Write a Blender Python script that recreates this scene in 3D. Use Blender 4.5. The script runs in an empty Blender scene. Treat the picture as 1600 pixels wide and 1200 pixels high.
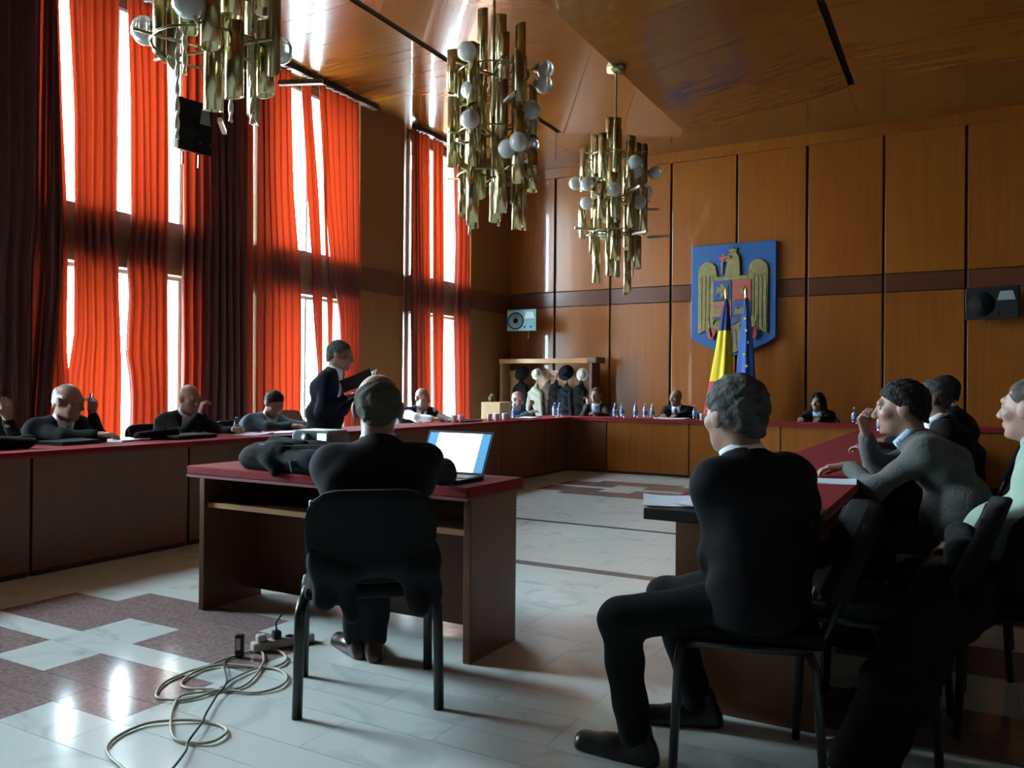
import bpy, math, random
import numpy as np
from mathutils import Vector, Matrix
random.seed(7); rng = np.random.default_rng(7)
scene = bpy.context.scene
COL = scene.collection

# ------------------------------------------------------------------ camera, world, light, exposure
YAW, ROLL, PITCH = math.radians(29.1), math.radians(.52), math.radians(.27)
Fv = Vector((-math.sin(YAW)*math.cos(PITCH), math.cos(YAW)*math.cos(PITCH), math.sin(PITCH)))
R0 = Vector((math.cos(YAW), math.sin(YAW), 0)); U0 = R0.cross(Fv)
Rv = R0*math.cos(ROLL)+U0*math.sin(ROLL); Uv = Rv.cross(Fv)
cam = bpy.data.cameras.new('camera'); cam.sensor_width = 36; cam.lens = 36*1268/1600; cam.clip_start = .05
co = bpy.data.objects.new('camera', cam); COL.objects.link(co)
co.matrix_world = Matrix(((Rv.x, Uv.x, -Fv.x, 0), (Rv.y, Uv.y, -Fv.y, 0), (Rv.z, Uv.z, -Fv.z, 1.17), (0, 0, 0, 1)))
scene.camera = co
scene.view_settings.view_transform = 'Standard'; scene.view_settings.look = 'None'
scene.view_settings.gamma = 1; scene.view_settings.use_curve_mapping = False
scene.view_settings.exposure = 3.5
SKY = 9.0
w = bpy.data.worlds.new('sky'); scene.world = w; w.use_nodes = True
nt = w.node_tree; bg = nt.nodes['Background']
bg.inputs[0].default_value = (.70, .89, 1.0, 1); bg.inputs[1].default_value = SKY     # even white overcast
BAYS = [(1.05, 2.95), (4.42, 5.98), (7.13, 8.70), (10.12, 11.60)]
WX = -7.52                                                               # window plane
for i, (a, b) in enumerate(BAYS):                                        # sampling portals in the window openings
    l = bpy.data.lights.new('window_portal', 'AREA'); l.shape = 'RECTANGLE'; l.size = b-a; l.size_y = 4.9
    l.cycles.is_portal = True
    o = bpy.data.objects.new('window_portal', l); COL.objects.link(o)
    o.location = (WX-.12, (a+b)/2, 2.6); o.rotation_euler = (math.pi/2, 0, -math.pi/2)
cy = scene.cycles
try:
    cy.use_denoising = True; cy.max_bounces = 10; cy.diffuse_bounces = 5; cy.transparent_max_bounces = 12; cy.sample_clamp_indirect = 8
except Exception: pass

# ------------------------------------------------------------------ materials
def mat(name, color, rough=.6, metal=0, bump=None, var=None, spec=.5, coat=0, sheen=0, emit=None, trans=0):
    m = bpy.data.materials.new(name); m.use_nodes = True
    n = m.node_tree.nodes; L = m.node_tree.links; p = n['Principled BSDF']
    p.inputs['Base Color'].default_value = (*color, 1); p.inputs['Roughness'].default_value = rough
    p.inputs['Metallic'].default_value = metal; p.inputs['Specular IOR Level'].default_value = spec
    p.inputs['Coat Weight'].default_value = coat; p.inputs['Sheen Weight'].default_value = sheen
    p.inputs['Transmission Weight'].default_value = trans
    if emit:
        p.inputs['Emission Color'].default_value = (*emit[0], 1); p.inputs['Emission Strength'].default_value = emit[1]
    tc = None
    if bump or var:
        tc = n.new('ShaderNodeTexCoord')
    if var:                                  # (scale, colour2)
        ns = n.new('ShaderNodeTexNoise'); ns.inputs['Scale'].default_value = var[0]; ns.inputs['Detail'].default_value = 4
        L.new(tc.outputs['Object'], ns.inputs['Vector'])
        mx = n.new('ShaderNodeMix'); mx.data_type = 'RGBA'
        mx.inputs['A'].default_value = (*color, 1); mx.inputs['B'].default_value = (*var[1], 1)
        cr = n.new('ShaderNodeMapRange'); cr.inputs['From Min'].default_value = .35; cr.inputs['From Max'].default_value = .65
        L.new(ns.outputs['Fac'], cr.inputs['Value']); L.new(cr.outputs['Result'], mx.inputs['Factor'])
        L.new(mx.outputs['Result'], p.inputs['Base Color'])
    if bump:                                 # (scale, strength)
        nb = n.new('ShaderNodeTexNoise'); nb.inputs['Scale'].default_value = bump[0]; nb.inputs['Detail'].default_value = 5
        L.new(tc.outputs['Object'], nb.inputs['Vector'])
        bp = n.new('ShaderNodeBump'); bp.inputs['Strength'].default_value = bump[1]; bp.inputs['Distance'].default_value = .02
        L.new(nb.outputs['Fac'], bp.inputs['Height']); L.new(bp.outputs['Normal'], p.inputs['Normal'])
    return m

def wood(name, c1, c2, rough=.3, axis='Z', scale=1.0, coat=0.0, spec=.5, relief=.02):
    """veneer: grain stretched along one axis, offset for every piece"""
    m = bpy.data.materials.new(name); m.use_nodes = True
    n = m.node_tree.nodes; L = m.node_tree.links; p = n['Principled BSDF']
    p.inputs['Roughness'].default_value = rough; p.inputs['Coat Weight'].default_value = coat; p.inputs['Specular IOR Level'].default_value = spec
    tc = n.new('ShaderNodeTexCoord'); oi = n.new('ShaderNodeObjectInfo'); ad = n.new('ShaderNodeVectorMath'); ad.operation = 'ADD'
    sc_ = n.new('ShaderNodeVectorMath'); sc_.operation = 'SCALE'; sc_.inputs['Scale'].default_value = 13
    cb = n.new('ShaderNodeCombineXYZ')
    for k in range(3): L.new(oi.outputs['Random'], cb.inputs[k])
    L.new(cb.outputs[0], sc_.inputs[0]); L.new(tc.outputs['Object'], ad.inputs[0]); L.new(sc_.outputs[0], ad.inputs[1])
    mp = n.new('ShaderNodeMapping')
    s = {'X': (.35, 9, 9), 'Y': (9, .35, 9), 'Z': (9, 9, .35)}[axis]
    mp.inputs['Scale'].default_value = tuple(k*scale for k in s); L.new(ad.outputs[0], mp.inputs['Vector'])
    n1 = n.new('ShaderNodeTexNoise'); n1.inputs['Scale'].default_value = 2.2; n1.inputs['Detail'].default_value = 6; n1.inputs['Distortion'].default_value = .6
    L.new(mp.outputs[0], n1.inputs['Vector'])
    n2 = n.new('ShaderNodeTexNoise'); n2.inputs['Scale'].default_value = .55; n2.inputs['Detail'].default_value = 2
    L.new(ad.outputs[0], n2.inputs['Vector'])
    a = n.new('ShaderNodeMath'); a.operation = 'ADD'; L.new(n1.outputs['Fac'], a.inputs[0]); L.new(n2.outputs['Fac'], a.inputs[1])
    r = n.new('ShaderNodeMapRange'); r.inputs['From Min'].default_value = .7; r.inputs['From Max'].default_value = 1.3
    L.new(a.outputs[0], r.inputs['Value'])
    mx = n.new('ShaderNodeMix'); mx.data_type = 'RGBA'; mx.inputs['A'].default_value = (*c1, 1); mx.inputs['B'].default_value = (*c2, 1)
    L.new(r.outputs['Result'], mx.inputs['Factor']); L.new(mx.outputs['Result'], p.inputs['Base Color'])
    bp = n.new('ShaderNodeBump'); bp.inputs['Strength'].default_value = relief; bp.inputs['Distance'].default_value = .006
    L.new(n1.outputs['Fac'], bp.inputs['Height']); L.new(bp.outputs['Normal'], p.inputs['Normal'])
    return m

def marble(name, c1, c2, rough, vscale, grain=False):
    m = bpy.data.materials.new(name); m.use_nodes = True
    n = m.node_tree.nodes; L = m.node_tree.links; p = n['Principled BSDF']
    p.inputs['Roughness'].default_value = rough
    tc = n.new('ShaderNodeTexCoord'); oi = n.new('ShaderNodeObjectInfo'); sc_ = n.new('ShaderNodeVectorMath'); sc_.operation = 'SCALE'
    sc_.inputs['Scale'].default_value = 19; cb = n.new('ShaderNodeCombineXYZ'); ad = n.new('ShaderNodeVectorMath')
    for k in range(3): L.new(oi.outputs['Random'], cb.inputs[k])
    L.new(cb.outputs[0], sc_.inputs[0]); L.new(tc.outputs['Object'], ad.inputs[0]); L.new(sc_.outputs[0], ad.inputs[1])
    ns = n.new('ShaderNodeTexNoise'); ns.inputs['Scale'].default_value = vscale; ns.inputs['Detail'].default_value = 8; ns.inputs['Distortion'].default_value = 0 if grain else 1.6
    L.new(ad.outputs[0], ns.inputs['Vector'])
    r = n.new('ShaderNodeMapRange')
    r.inputs['From Min'].default_value = .35 if grain else .54; r.inputs['From Max'].default_value = .65 if grain else .72
    L.new(ns.outputs['Fac'], r.inputs['Value'])
    mx = n.new('ShaderNodeMix'); mx.data_type = 'RGBA'; mx.inputs['A'].default_value = (*c1, 1); mx.inputs['B'].default_value = (*c2, 1)
    L.new(r.outputs['Result'], mx.inputs['Factor'])
    hv = n.new('ShaderNodeMix'); hv.data_type = 'RGBA'; hv.blend_type = 'MULTIPLY'; hv.inputs['Factor'].default_value = 1
    mr = n.new('ShaderNodeMapRange'); mr.inputs['To Min'].default_value = .94; mr.inputs['To Max'].default_value = 1.0
    L.new(oi.outputs['Random'], mr.inputs['Value']); L.new(mx.outputs['Result'], hv.inputs['A']); L.new(mr.outputs['Result'], hv.inputs['B'])
    L.new(hv.outputs['Result'], p.inputs['Base Color'])
    return m

def curtain_mat(name, c, t):
    m = bpy.data.materials.new(name); m.use_nodes = True
    n = m.node_tree.nodes; L = m.node_tree.links; n.remove(n['Principled BSDF'])
    d = n.new('ShaderNodeBsdfDiffuse'); d.inputs[0].default_value = (*c, 1)
    tr = n.new('ShaderNodeBsdfTranslucent'); tr.inputs[0].default_value = (*t, 1)
    tc = n.new('ShaderNodeTexCoord'); mp = n.new('ShaderNodeMapping'); mp.inputs['Scale'].default_value = (60, 60, 3)
    ns = n.new('ShaderNodeTexNoise'); ns.inputs['Scale'].default_value = 3; bp = n.new('ShaderNodeBump'); bp.inputs['Strength'].default_value = .15
    L.new(tc.outputs['Object'], mp.inputs[0]); L.new(mp.outputs[0], ns.inputs['Vector']); L.new(ns.outputs['Fac'], bp.inputs['Height'])
    L.new(bp.outputs[0], d.inputs['Normal'])
    mx = n.new('ShaderNodeMixShader'); mx.inputs[0].default_value = .5
    L.new(d.outputs[0], mx.inputs[1]); L.new(tr.outputs[0], mx.inputs[2]); L.new(mx.outputs[0], n['Material Output'].inputs[0])
    return m

def glass_mat(name, tint=(.95, .97, .97), fac=.93, rough=.02):
    m = bpy.data.materials.new(name); m.use_nodes = True
    n = m.node_tree.nodes; L = m.node_tree.links; n.remove(n['Principled BSDF'])
    t = n.new('ShaderNodeBsdfTransparent'); t.inputs[0].default_value = (*tint, 1)
    g = n.new('ShaderNodeBsdfGlossy'); g.inputs['Roughness'].default_value = rough
    mx = n.new('ShaderNodeMixShader'); mx.inputs[0].default_value = fac
    L.new(g.outputs[0], mx.inputs[1]); L.new(t.outputs[0], mx.inputs[2]); L.new(mx.outputs[0], n['Material Output'].inputs[0])
    return m

M = {}
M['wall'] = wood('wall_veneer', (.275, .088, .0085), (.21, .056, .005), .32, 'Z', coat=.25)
M['pier'] = wood('pier_veneer', (.235, .105, .034), (.185, .078, .025), .35, 'Z')
M['band'] = wood('band_veneer', (.115, .036, .017), (.085, .027, .013), .3, 'X')
M['recess'] = mat('dark_recess', (.05, .022, .013), .7)
M['ceil'] = wood('ceiling_veneer', (.235, .080, .009), (.17, .052, .006), .26, 'X', .7, coat=.45, relief=.003)
M['table'] = wood('table_veneer', (.16, .055, .022), (.12, .04, .016), .35, 'Z')
M['tableback'] = wood('back_table_veneer', (.34, .115, .014), (.24, .072, .008), .32, 'Z')
M['desk'] = wood('desk_veneer', (.12, .045, .02), (.09, .034, .015), .4, 'Z')
M['rack'] = wood('coat_rack_wood', (.45, .25, .11), (.36, .19, .08), .4, 'X')
M['rackdark'] = wood('coat_rack_dark_wood', (.10, .04, .025), (.07, .03, .02), .4, 'Z')
M['baize'] = mat('red_baize', (.23, .010, .016), .8, bump=(180, .2), var=(3, (.20, .009, .014)), spec=.2)
M['baize_edge'] = mat('dark_red_edge', (.16, .015, .022), .6)
M['black_edge'] = mat('black_table_edge', (.012, .01, .012), .5)
M['tile'] = marble('white_marble', (.70, .76, .74), (.48, .56, .55), .13, 2.6)
M['granite'] = marble('rose_granite', (.235, .165, .165), (.36, .27, .26), .13, 60, True)
M['dark_stone'] = marble('dark_stone', (.07, .075, .075), (.11, .11, .11), .15, 40, True)
M['grey_stone'] = marble('grey_stone', (.16, .145, .15), (.22, .20, .20), .15, 40, True)
M['grout'] = mat('grout', (.46, .49, .48), .5)
M['curtain'] = curtain_mat('red_curtain_cloth', (.20, .09, .088), (.095, .0066, .0014))  # reflected red greyed towards brown to stand in for glare around the windows
M['glass'] = glass_mat('window_glass')
M['frame'] = mat('window_frame_paint', (.55, .53, .48), .5)
M['spandrel'] = wood('spandrel_wood', (.24, .14, .075), (.19, .105, .055), .4, 'Y')
M['brass'] = mat('brass', (.66, .60, .34), .2, 1, var=(3, (.58, .51, .27)))
M['brass_dark'] = mat('aged_brass', (.36, .31, .17), .3, 1)
M['globe'] = mat('smoky_glass_globe', (.74, .77, .76), .07, 0, trans=.4, coat=.4)
M['steel'] = mat('brushed_rod', (.55, .52, .46), .35, 1)
M['black'] = mat('black_paint', (.012, .012, .013), .35)
M['fabric_black'] = mat('black_upholstery', (.007, .0075, .0085), .9, bump=(220, .3), spec=.25)
M['fabric_teal'] = mat('teal_upholstery', (.07, .14, .12), .85, bump=(220, .3))
M['plastic_black'] = mat('black_plastic', (.007, .007, .008), .5, spec=.3)
M['plastic_grey'] = mat('grey_plastic', (.16, .20, .22), .4)
M['spk_front_lit'] = mat('grille_window_sheen', (.11, .23, .26), .35, var=(30, (.15, .29, .32)))  # grey grille; the pale blue is window reflection put into its colour
M['spk_dark'] = mat('dark_grille', (.005, .006, .006), .7, spec=.2)
M['white'] = mat('white_paper', (.80, .81, .86), .7)
M['paper_b'] = mat('bluish_paper', (.62, .66, .78), .7)
M['screen_white'] = mat('lit_document', (.9, .95, .95), .3, emit=((.95, 1, .98), .16))
M['screen_blue'] = mat('lit_blue_desktop', (.1, .3, .5), .3, emit=((.06, .22, .42), .10))
M['lamp_led'] = mat('lit_panel', (.7, .9, .9), .3, emit=((.7, 1, 1), .3))
M['cable'] = mat('beige_cable', (.52, .49, .40), .5)
M['cable_dark'] = mat('dark_cable', (.05, .045, .04), .5)
M['strip'] = mat('beige_plastic', (.5, .47, .40), .5)
M['carton'] = mat('tan_carton', (.72, .52, .26), .6, var=(6, (.78, .58, .32)))
M['sh_blue'] = mat('shield_blue', (.012, .085, .26), .5)
M['sh_gold'] = mat('shield_gold', (.25, .215, .07), .6, bump=(30, .3), var=(14, (.19, .155, .05)))
M['sh_red'] = mat('shield_red', (.36, .07, .05), .6)
M['sh_pink'] = mat('shield_rose', (.32, .13, .08), .6)
M['sh_navy'] = mat('shield_navy', (.03, .07, .20), .5)
M['fl_blue'] = mat('flag_blue', (.02, .03, .17), .7)
M['fl_eu'] = mat('flag_sky_blue', (.02, .09, .36), .7)
M['fl_yellow'] = mat('flag_yellow', (.75, .60, .02), .7)
M['fl_red'] = mat('flag_red', (.45, .02, .03), .7)
M['gold'] = mat('gold_finial', (.75, .62, .30), .3, 1)
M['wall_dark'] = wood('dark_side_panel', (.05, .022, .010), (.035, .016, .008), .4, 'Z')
# clothes and people
def cloth(n, c, b=.35, sc=9):
    k = .45 if max(c) < .1 else 1
    return mat(n, tuple(q*k for q in c), .9, bump=(sc, b), spec=.25)
M['suit_black'] = cloth('black_suit', (.012, .013, .018)); M['suit_navy'] = cloth('navy_suit', (.012, .018, .045))
M['suit_char'] = cloth('charcoal_suit', (.022, .025, .03)); M['suit_grey'] = cloth('grey_jacket', (.07, .07, .065))
M['suit_teal'] = cloth('slate_jacket', (.05, .08, .11)); M['sweater'] = mat('grey_sweater', (.095, .10, .096), .95, bump=(90, .5), sheen=.1)
M['shirt_green'] = cloth('pale_green_shirt', (.24, .32, .265)); M['shirt_white'] = cloth('white_shirt', (.75, .78, .84)); M['shirt_blue'] = cloth('pale_blue_shirt', (.38, .52, .70))
M['vest'] = cloth('dark_waistcoat', (.03, .035, .06)); M['tie'] = mat('dark_tie', (.03, .03, .06), .5); M['tie_blue'] = mat('pale_blue_tie', (.35, .48, .62), .5)
M['trouser'] = cloth('dark_trousers', (.01, .011, .014)); M['shoe'] = mat('black_leather_shoe', (.012, .011, .011), .32); M['shoe_brown'] = mat('brown_leather_shoe', (.045, .018, .014), .32)
M['skin'] = mat('fair_skin', (.34, .195, .145), .5, var=(20, (.30, .165, .12))); M['skin_r'] = mat('ruddy_skin', (.30, .155, .11), .5, var=(20, (.265, .132, .095)))
M['hair_grey'] = mat('grey_hair', (.10, .10, .098), .8, bump=(70, .6), var=(25, (.045, .045, .045)), spec=.25); M['hair_white'] = mat('white_hair', (.62, .62, .60), .7, bump=(70, .6))
M['hair_black'] = mat('black_hair', (.004, .0035, .0035), .6, bump=(70, .6), spec=.25); M['hair_ash'] = mat('cropped_ash_hair', (.075, .068, .052), .85, bump=(120, .5), spec=.25)
M['hair_brown'] = mat('brown_hair', (.010, .007, .006), .65, bump=(70, .6), spec=.25); M['eye_w'] = mat('eye_white', (.28, .26, .25), .4); M['eye_d'] = mat('eye_iris', (.04, .025, .02), .2)
M['coat_black'] = cloth('black_coat', (.014, .014, .016)); M['coat_cream'] = cloth('cream_coat', (.36, .39, .32)); M['coat_brown'] = cloth('brown_coat', (.10, .075, .055))
M['coat_navy'] = cloth('navy_coat', (.02, .03, .05)); M['felt_navy'] = cloth('navy_felt', (.012, .018, .045)); M['felt_black'] = cloth('black_felt', (.015, .015, .016)); M['felt_white'] = cloth('pale_felt', (.70, .70, .64))
M['bag'] = mat('black_nylon', (.006, .008, .009), .85, bump=(14, .5), spec=.12); M['bag_grey'] = mat('grey_nylon', (.035, .05, .05), .8, bump=(14, .4), spec=.15)
M['bottle'] = glass_mat('bottle_plastic', (.85, .92, 1.0), .78, .08); M['bottle_label'] = mat('blue_label', (.10, .22, .55), .4); M['cap'] = mat('blue_cap', (.12, .28, .62), .4); M['water'] = mat('cup_white', (.75, .8, .85), .4)
M['paving'] = mat('outside_paving', (.45, .45, .43), .9)

# ------------------------------------------------------------------ helpers
class MB:
    def __init__(s): s.v = []; s.f = []; s.mi = []; s.m = 0
    def add(s, vs, fs):
        b = len(s.v); s.v += [tuple(map(float, p)) for p in vs]; s.f += [tuple(i+b for i in f) for f in fs]; s.mi += [s.m]*len(fs); return s
    def box(s, a, b):
        (x0, y0, z0), (x1, y1, z1) = a, b
        return s.add([(x0, y0, z0), (x1, y0, z0), (x1, y1, z0), (x0, y1, z0), (x0, y0, z1), (x1, y0, z1), (x1, y1, z1), (x0, y1, z1)],
                     [(0, 3, 2, 1), (4, 5, 6, 7), (0, 1, 5, 4), (1, 2, 6, 5), (2, 3, 7, 6), (3, 0, 4, 7)])
    def cbox(s, c, d): return s.box([c[i]-d[i]/2 for i in range(3)], [c[i]+d[i]/2 for i in range(3)])
    def prism(s, pts, a, axis, d0, d1):
        """extrude a closed outline of 2-D points along axis from d0 to d1"""
        n = len(pts)
        def P(p, d):
            return {'x': (d, p[0], p[1]), 'y': (p[0], d, p[1]), 'z': (p[0], p[1], d)}[axis]
        vs = [P(p, d0) for p in pts]+[P(p, d1) for p in pts]
        fs = [tuple(range(n))[::-1], tuple(range(n, 2*n))]+[(i, (i+1) % n, n+(i+1) % n, n+i) for i in range(n)]
        return s.add(vs, fs)
    def tube(s, pts, r, n=8, caps=True, ell=1.0):
        pts = [Vector(p) for p in pts]; rr = r if isinstance(r, (list, tuple)) else [r]*len(pts)
        vs = []; fs = []; prev = None
        for i, p in enumerate(pts):
            t = (pts[min(i+1, len(pts)-1)]-pts[max(i-1, 0)]).normalized()
            if prev is None:
                a = Vector((0, 0, 1)) if abs(t.z) < .9 else Vector((1, 0, 0)); u = t.cross(a).normalized()
            else:
                u = (prev-t*prev.dot(t)).normalized()
            prev = u; v = t.cross(u)
            for k in range(n):
                an = 2*math.pi*k/n; vs.append(p+u*math.cos(an)*rr[i]+v*math.sin(an)*rr[i]*ell)
        for i in range(len(pts)-1):
            for k in range(n): fs.append((i*n+k, i*n+(k+1) % n, (i+1)*n+(k+1) % n, (i+1)*n+k))
        if caps: fs.append(tuple(range(n))[::-1]); fs.append(tuple(range((len(pts)-1)*n, len(pts)*n)))
        return s.add(vs, fs)
    def lathe(s, prof, n=20, c=(0, 0, 0), caps=True):
        vs = []; fs = []
        for (r, z) in prof:
            for k in range(n): a = 2*math.pi*k/n; vs.append((c[0]+r*math.cos(a), c[1]+r*math.sin(a), c[2]+z))
        for i in range(len(prof)-1):
            for k in range(n): fs.append((i*n+k, i*n+(k+1) % n, (i+1)*n+(k+1) % n, (i+1)*n+k))
        if caps and prof[0][0] > 1e-4: fs.append(tuple(range(n))[::-1])
        if caps and prof[-1][0] > 1e-4: fs.append(tuple(range((len(prof)-1)*n, len(prof)*n)))
        return s.add(vs, fs)
    def ball(s, c, r, nu=14, nv=9):
        r = r if isinstance(r, (tuple, list)) else (r, r, r); vs = []; fs = []
        for j in range(nv+1):
            th = math.pi*j/nv
            for k in range(nu):
                a = 2*math.pi*k/nu; vs.append((c[0]+r[0]*math.sin(th)*math.cos(a), c[1]+r[1]*math.sin(th)*math.sin(a), c[2]-r[2]*math.cos(th)))
        for j in range(nv):
            for k in range(nu): fs.append((j*nu+k, j*nu+(k+1) % nu, (j+1)*nu+(k+1) % nu, (j+1)*nu+k))
        return s.add(vs, fs)
    def mesh(s, name, mats, smooth=False):
        me = bpy.data.meshes.new(name); me.from_pydata(s.v, [], s.f)
        for m in (mats if isinstance(mats, (list, tuple)) else [mats]): me.materials.append(m)
        me.polygons.foreach_set('material_index', s.mi)
        if smooth: me.polygons.foreach_set('use_smooth', [True]*len(me.polygons))
        me.update(); return me
    def build(s, name, mats, parent=None, smooth=False, loc=None, bevel=0):
        return link(name, s.mesh(name, mats, smooth), parent, loc, bevel)
def link(name, me, parent=None, loc=None, bevel=0):
    o = bpy.data.objects.new(name, me); COL.objects.link(o)
    if parent is not None: o.parent = parent
    if loc is not None: o.location = loc
    if bevel:
        b = o.modifiers.new('bevel', 'BEVEL'); b.width = bevel; b.segments = 2; b.limit_method = 'ANGLE'
    return o
def tag(o, label=None, cat=None, group=None, kind=None):
    if label: o['label'] = label
    if cat: o['category'] = cat
    if group: o['group'] = group
    if kind: o['kind'] = kind
    return o
def empty(name, loc=(0, 0, 0), rz=0, **k):
    o = bpy.data.objects.new(name, None); COL.objects.link(o); o.empty_display_size = .1
    o.location = loc; o.rotation_euler = (0, 0, rz); tag(o, **k); return o
def copy_tree(o, parent=None, **k):
    kids = list(o.children); c = o.copy(); COL.objects.link(c)
    if parent is not None: c.parent = parent
    for ch in kids: copy_tree(ch, c)
    tag(c, **k); return c
def head_rot(dx, dy): return math.atan2(-dx, dy)     # rotation that turns local +y to (dx, dy)

# ------------------------------------------------------------------ room shell
XL, XR, YB, YF, ZC = -7.75, .88, 13.1, -3.2, 5.1
# floor: grout bed with marble and granite tiles on it
fl = MB().box((XL-.2, YF, -.12), (XR+.1, YB+.1, -.004)).build('floor', M['grout']); tag(fl, kind='structure')
PX = .36
def motif(x, y):
    for (xc, yc) in ((-3.455, 2.3), (-3.47, 8.9), (.25, 3.6)):
        dx, dy = abs(x-xc), abs(y-yc)
        if (dx < .89 and dy < .5) or (dx < .53 and dy < .7):
            return not (dy < .075 or (dx < .185 and dy < .33))
    return False
xs_m = [-4.345, -3.985, -3.64, -3.27, -2.925, -2.565]
def lines(a, b, fixed, step):
    out = []
    pts = sorted([a]+[f for f in fixed if a < f < b]+[b])
    for p, q in zip(pts[:-1], pts[1:]):
        n = max(1, round((q-p)/step)); out += [p+(q-p)*i/n for i in range(n)]
    return out+[b]
tile_cache = {}
def tile_mesh(wd, dp, m):
    k = (round(wd, 4), round(dp, 4), m.name)
    if k not in tile_cache:
        g = .001
        mb = MB(); x, y = wd/2-g, dp/2-g
        mb.box((-x, -y, -.006), (x, y, 0))
        tile_cache[k] = mb.mesh('tile', m)
    return tile_cache[k]
xl = lines(-5.6, XR, xs_m, PX)
yr = {'near': [1.2, 1.6, 1.8, 1.97, 2.225, 2.375, 2.63, 2.8, 3.0], 'mid': [4.75, 4.86, 6.36, 6.43], 'far': [8.2, 8.4, 8.57, 8.825, 8.975, 9.23, 9.4, 9.6]}
yl = lines(-1.2, 7.0, yr['near']+yr['mid'], .47)
rest = {}
def put_tile(x0, x1, y0, y1, single):
    cx, cy_ = (x0+x1)/2, (y0+y1)/2
    m = M['granite'] if motif(cx, cy_) else M['tile']
    if abs(cy_-4.805) < .05: m = M['grey_stone']
    if abs(cy_-6.395) < .03: m = M['dark_stone']
    if single: link('tile', tile_mesh(x1-x0, y1-y0, m), fl, (cx, cy_, 0))
    else: rest.setdefault(m.name, (m, MB()))[1].box((x0+.002, y0+.002, -.006), (x1-.002, y1-.002, 0))
n_t = 0
for j in range(len(yl)-1):
    y0, y1 = yl[j], yl[j+1]
    near = .9 < y0
    row = []
    i = 0
    while i < len(xl)-1:
        x0 = xl[i]; k = i+1
        # join two cells into one longer slab where the pattern does not change
        st = (j % 2)
        cyj = (y0+y1)/2
        if k < len(xl)-1 and (i+st) % 2 == 0 and motif((xl[i]+xl[k])/2, cyj) == motif((xl[k]+xl[k+1])/2, cyj): k += 1
        row.append((x0, xl[k])); i = k
    for x0, x1 in row:
        vis = near and x1 > -4.95 and (y0 < 7.0) and (x0 > -4.95) and not (y0 > 3.6 and x0 > -.95)
        if vis and n_t < 300: put_tile(x0, x1, y0, y1, True); n_t += 1
        else: put_tile(x0, x1, y0, y1, False)
yl2 = lines(7.0, YB, yr['far'], .47)
for j in range(len(yl2)-1):
    for i in range(len(xl)-1): put_tile(xl[i], xl[i+1], yl2[j], yl2[j+1], False)
for m, mb in rest.values():
    o = mb.build('tile_field', m, fl); o['kind'] = 'stuff'
MB().box((XL-.2, -3.2, -.006), (-5.6, YB, 0)).build('tile_border', M['tile'], fl)

# back wall: backing, veneer panels in columns, dark band
wb = MB().box((XL-.3, YB, -.1), (XR+.3, YB+.15, ZC+.2)).build('wall_back', M['recess']); tag(wb, kind='structure')
bat = [-7.56, -6.41, -5.345, -4.265, -3.18, -2.115, -1.04, .02, XR]
for i in range(len(bat)-1):
    a, b = bat[i]+.018, bat[i+1]-.018
    off = .0 if i % 2 else .012
    for nm, z0, z1, m, d in (('panel', .02, 2.615, M['wall'], .035+off), ('band_panel', 2.625, 2.885, M['band'], .03+off), ('panel', 2.895, 4.93, M['wall'], .035+off)):
        MB().box((-(b-a)/2, -d, z0-2), ((b-a)/2, 0, z1-2)).build(nm, m, wb, loc=((a+b)/2, YB, 2), bevel=.006)
MB().box((XL, YB-.07, 4.93), (XR, YB, ZC)).build('cornice', M['wall'], wb)

# left wall: piers, spandrels, sills, headers between the windows
wl = empty('wall_left', (0, 0, 0)); tag(wl, kind='structure')
PFX = -7.3
piers = [(YF, BAYS[0][0])]+[(BAYS[i][1], BAYS[i+1][0]) for i in range(3)]+[(BAYS[3][1], YB)]
for (a, b) in piers:
    c, cx_, cy2 = .05, .22, .36                    # splayed reveal on the side towards the next window
    out = [(XL-.25, a), (XL-.25, b), (PFX-cx_, b), (PFX, b-cy2), (PFX, a+c), (PFX-c, a)]
    if b == YB: out = [(XL-.25, a), (XL-.25, b), (PFX, b), (PFX, a+c), (PFX-c, a)]
    MB().prism(out, None, 'z', 0, ZC).build('pier', M['pier'], wl)
    MB().box((PFX, a+c+.01, 2.50), (PFX+.018, b-(cy2 if b < YB else 0)-.02, 2.84)).build('band_panel', M['band'], wl)
for i, (a, b) in enumerate(BAYS):
    MB().box((XL-.2, a, 2.33), (PFX+.0, b, 2.88)).build('spandrel', M['spandrel'], wl)
    MB().box((XL-.25, a, 0), (XL+.14, b, .16)).build('sill', M['spandrel'], wl)
    MB().box((XL-.25, a, 4.99), (PFX-.2, b, ZC)).build('header', M['spandrel'], wl)
    wn = empty('window_%d' % (i+1), (WX, (a+b)/2, 0)); tag(wn, kind='structure')
    wd = (b-a)/2
    for (z0, z1) in ((.16, 2.33), (2.88, 4.99)):
        f = MB(); t = .035
        f.box((-.04, -wd, z0), (.04, -wd+t, z1)).box((-.04, wd-t, z0), (.04, wd, z1)).box((-.04, -wd+t, z0), (.04, wd-t, z0+t)).box((-.04, -wd+t, z1-t), (.04, wd-t, z1))
        f.box((-.03, -.02, z0+t), (.03, .02, z1-t))
        fr = f.build('frame', M['frame'], wn)
        for s in (-1, 1):
            MB().box((-.004, min(s*.02, s*(wd-t)), z0+t), (.004, max(s*.02, s*(wd-t)), z1-t)).build('pane', M['glass'], fr)
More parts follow.
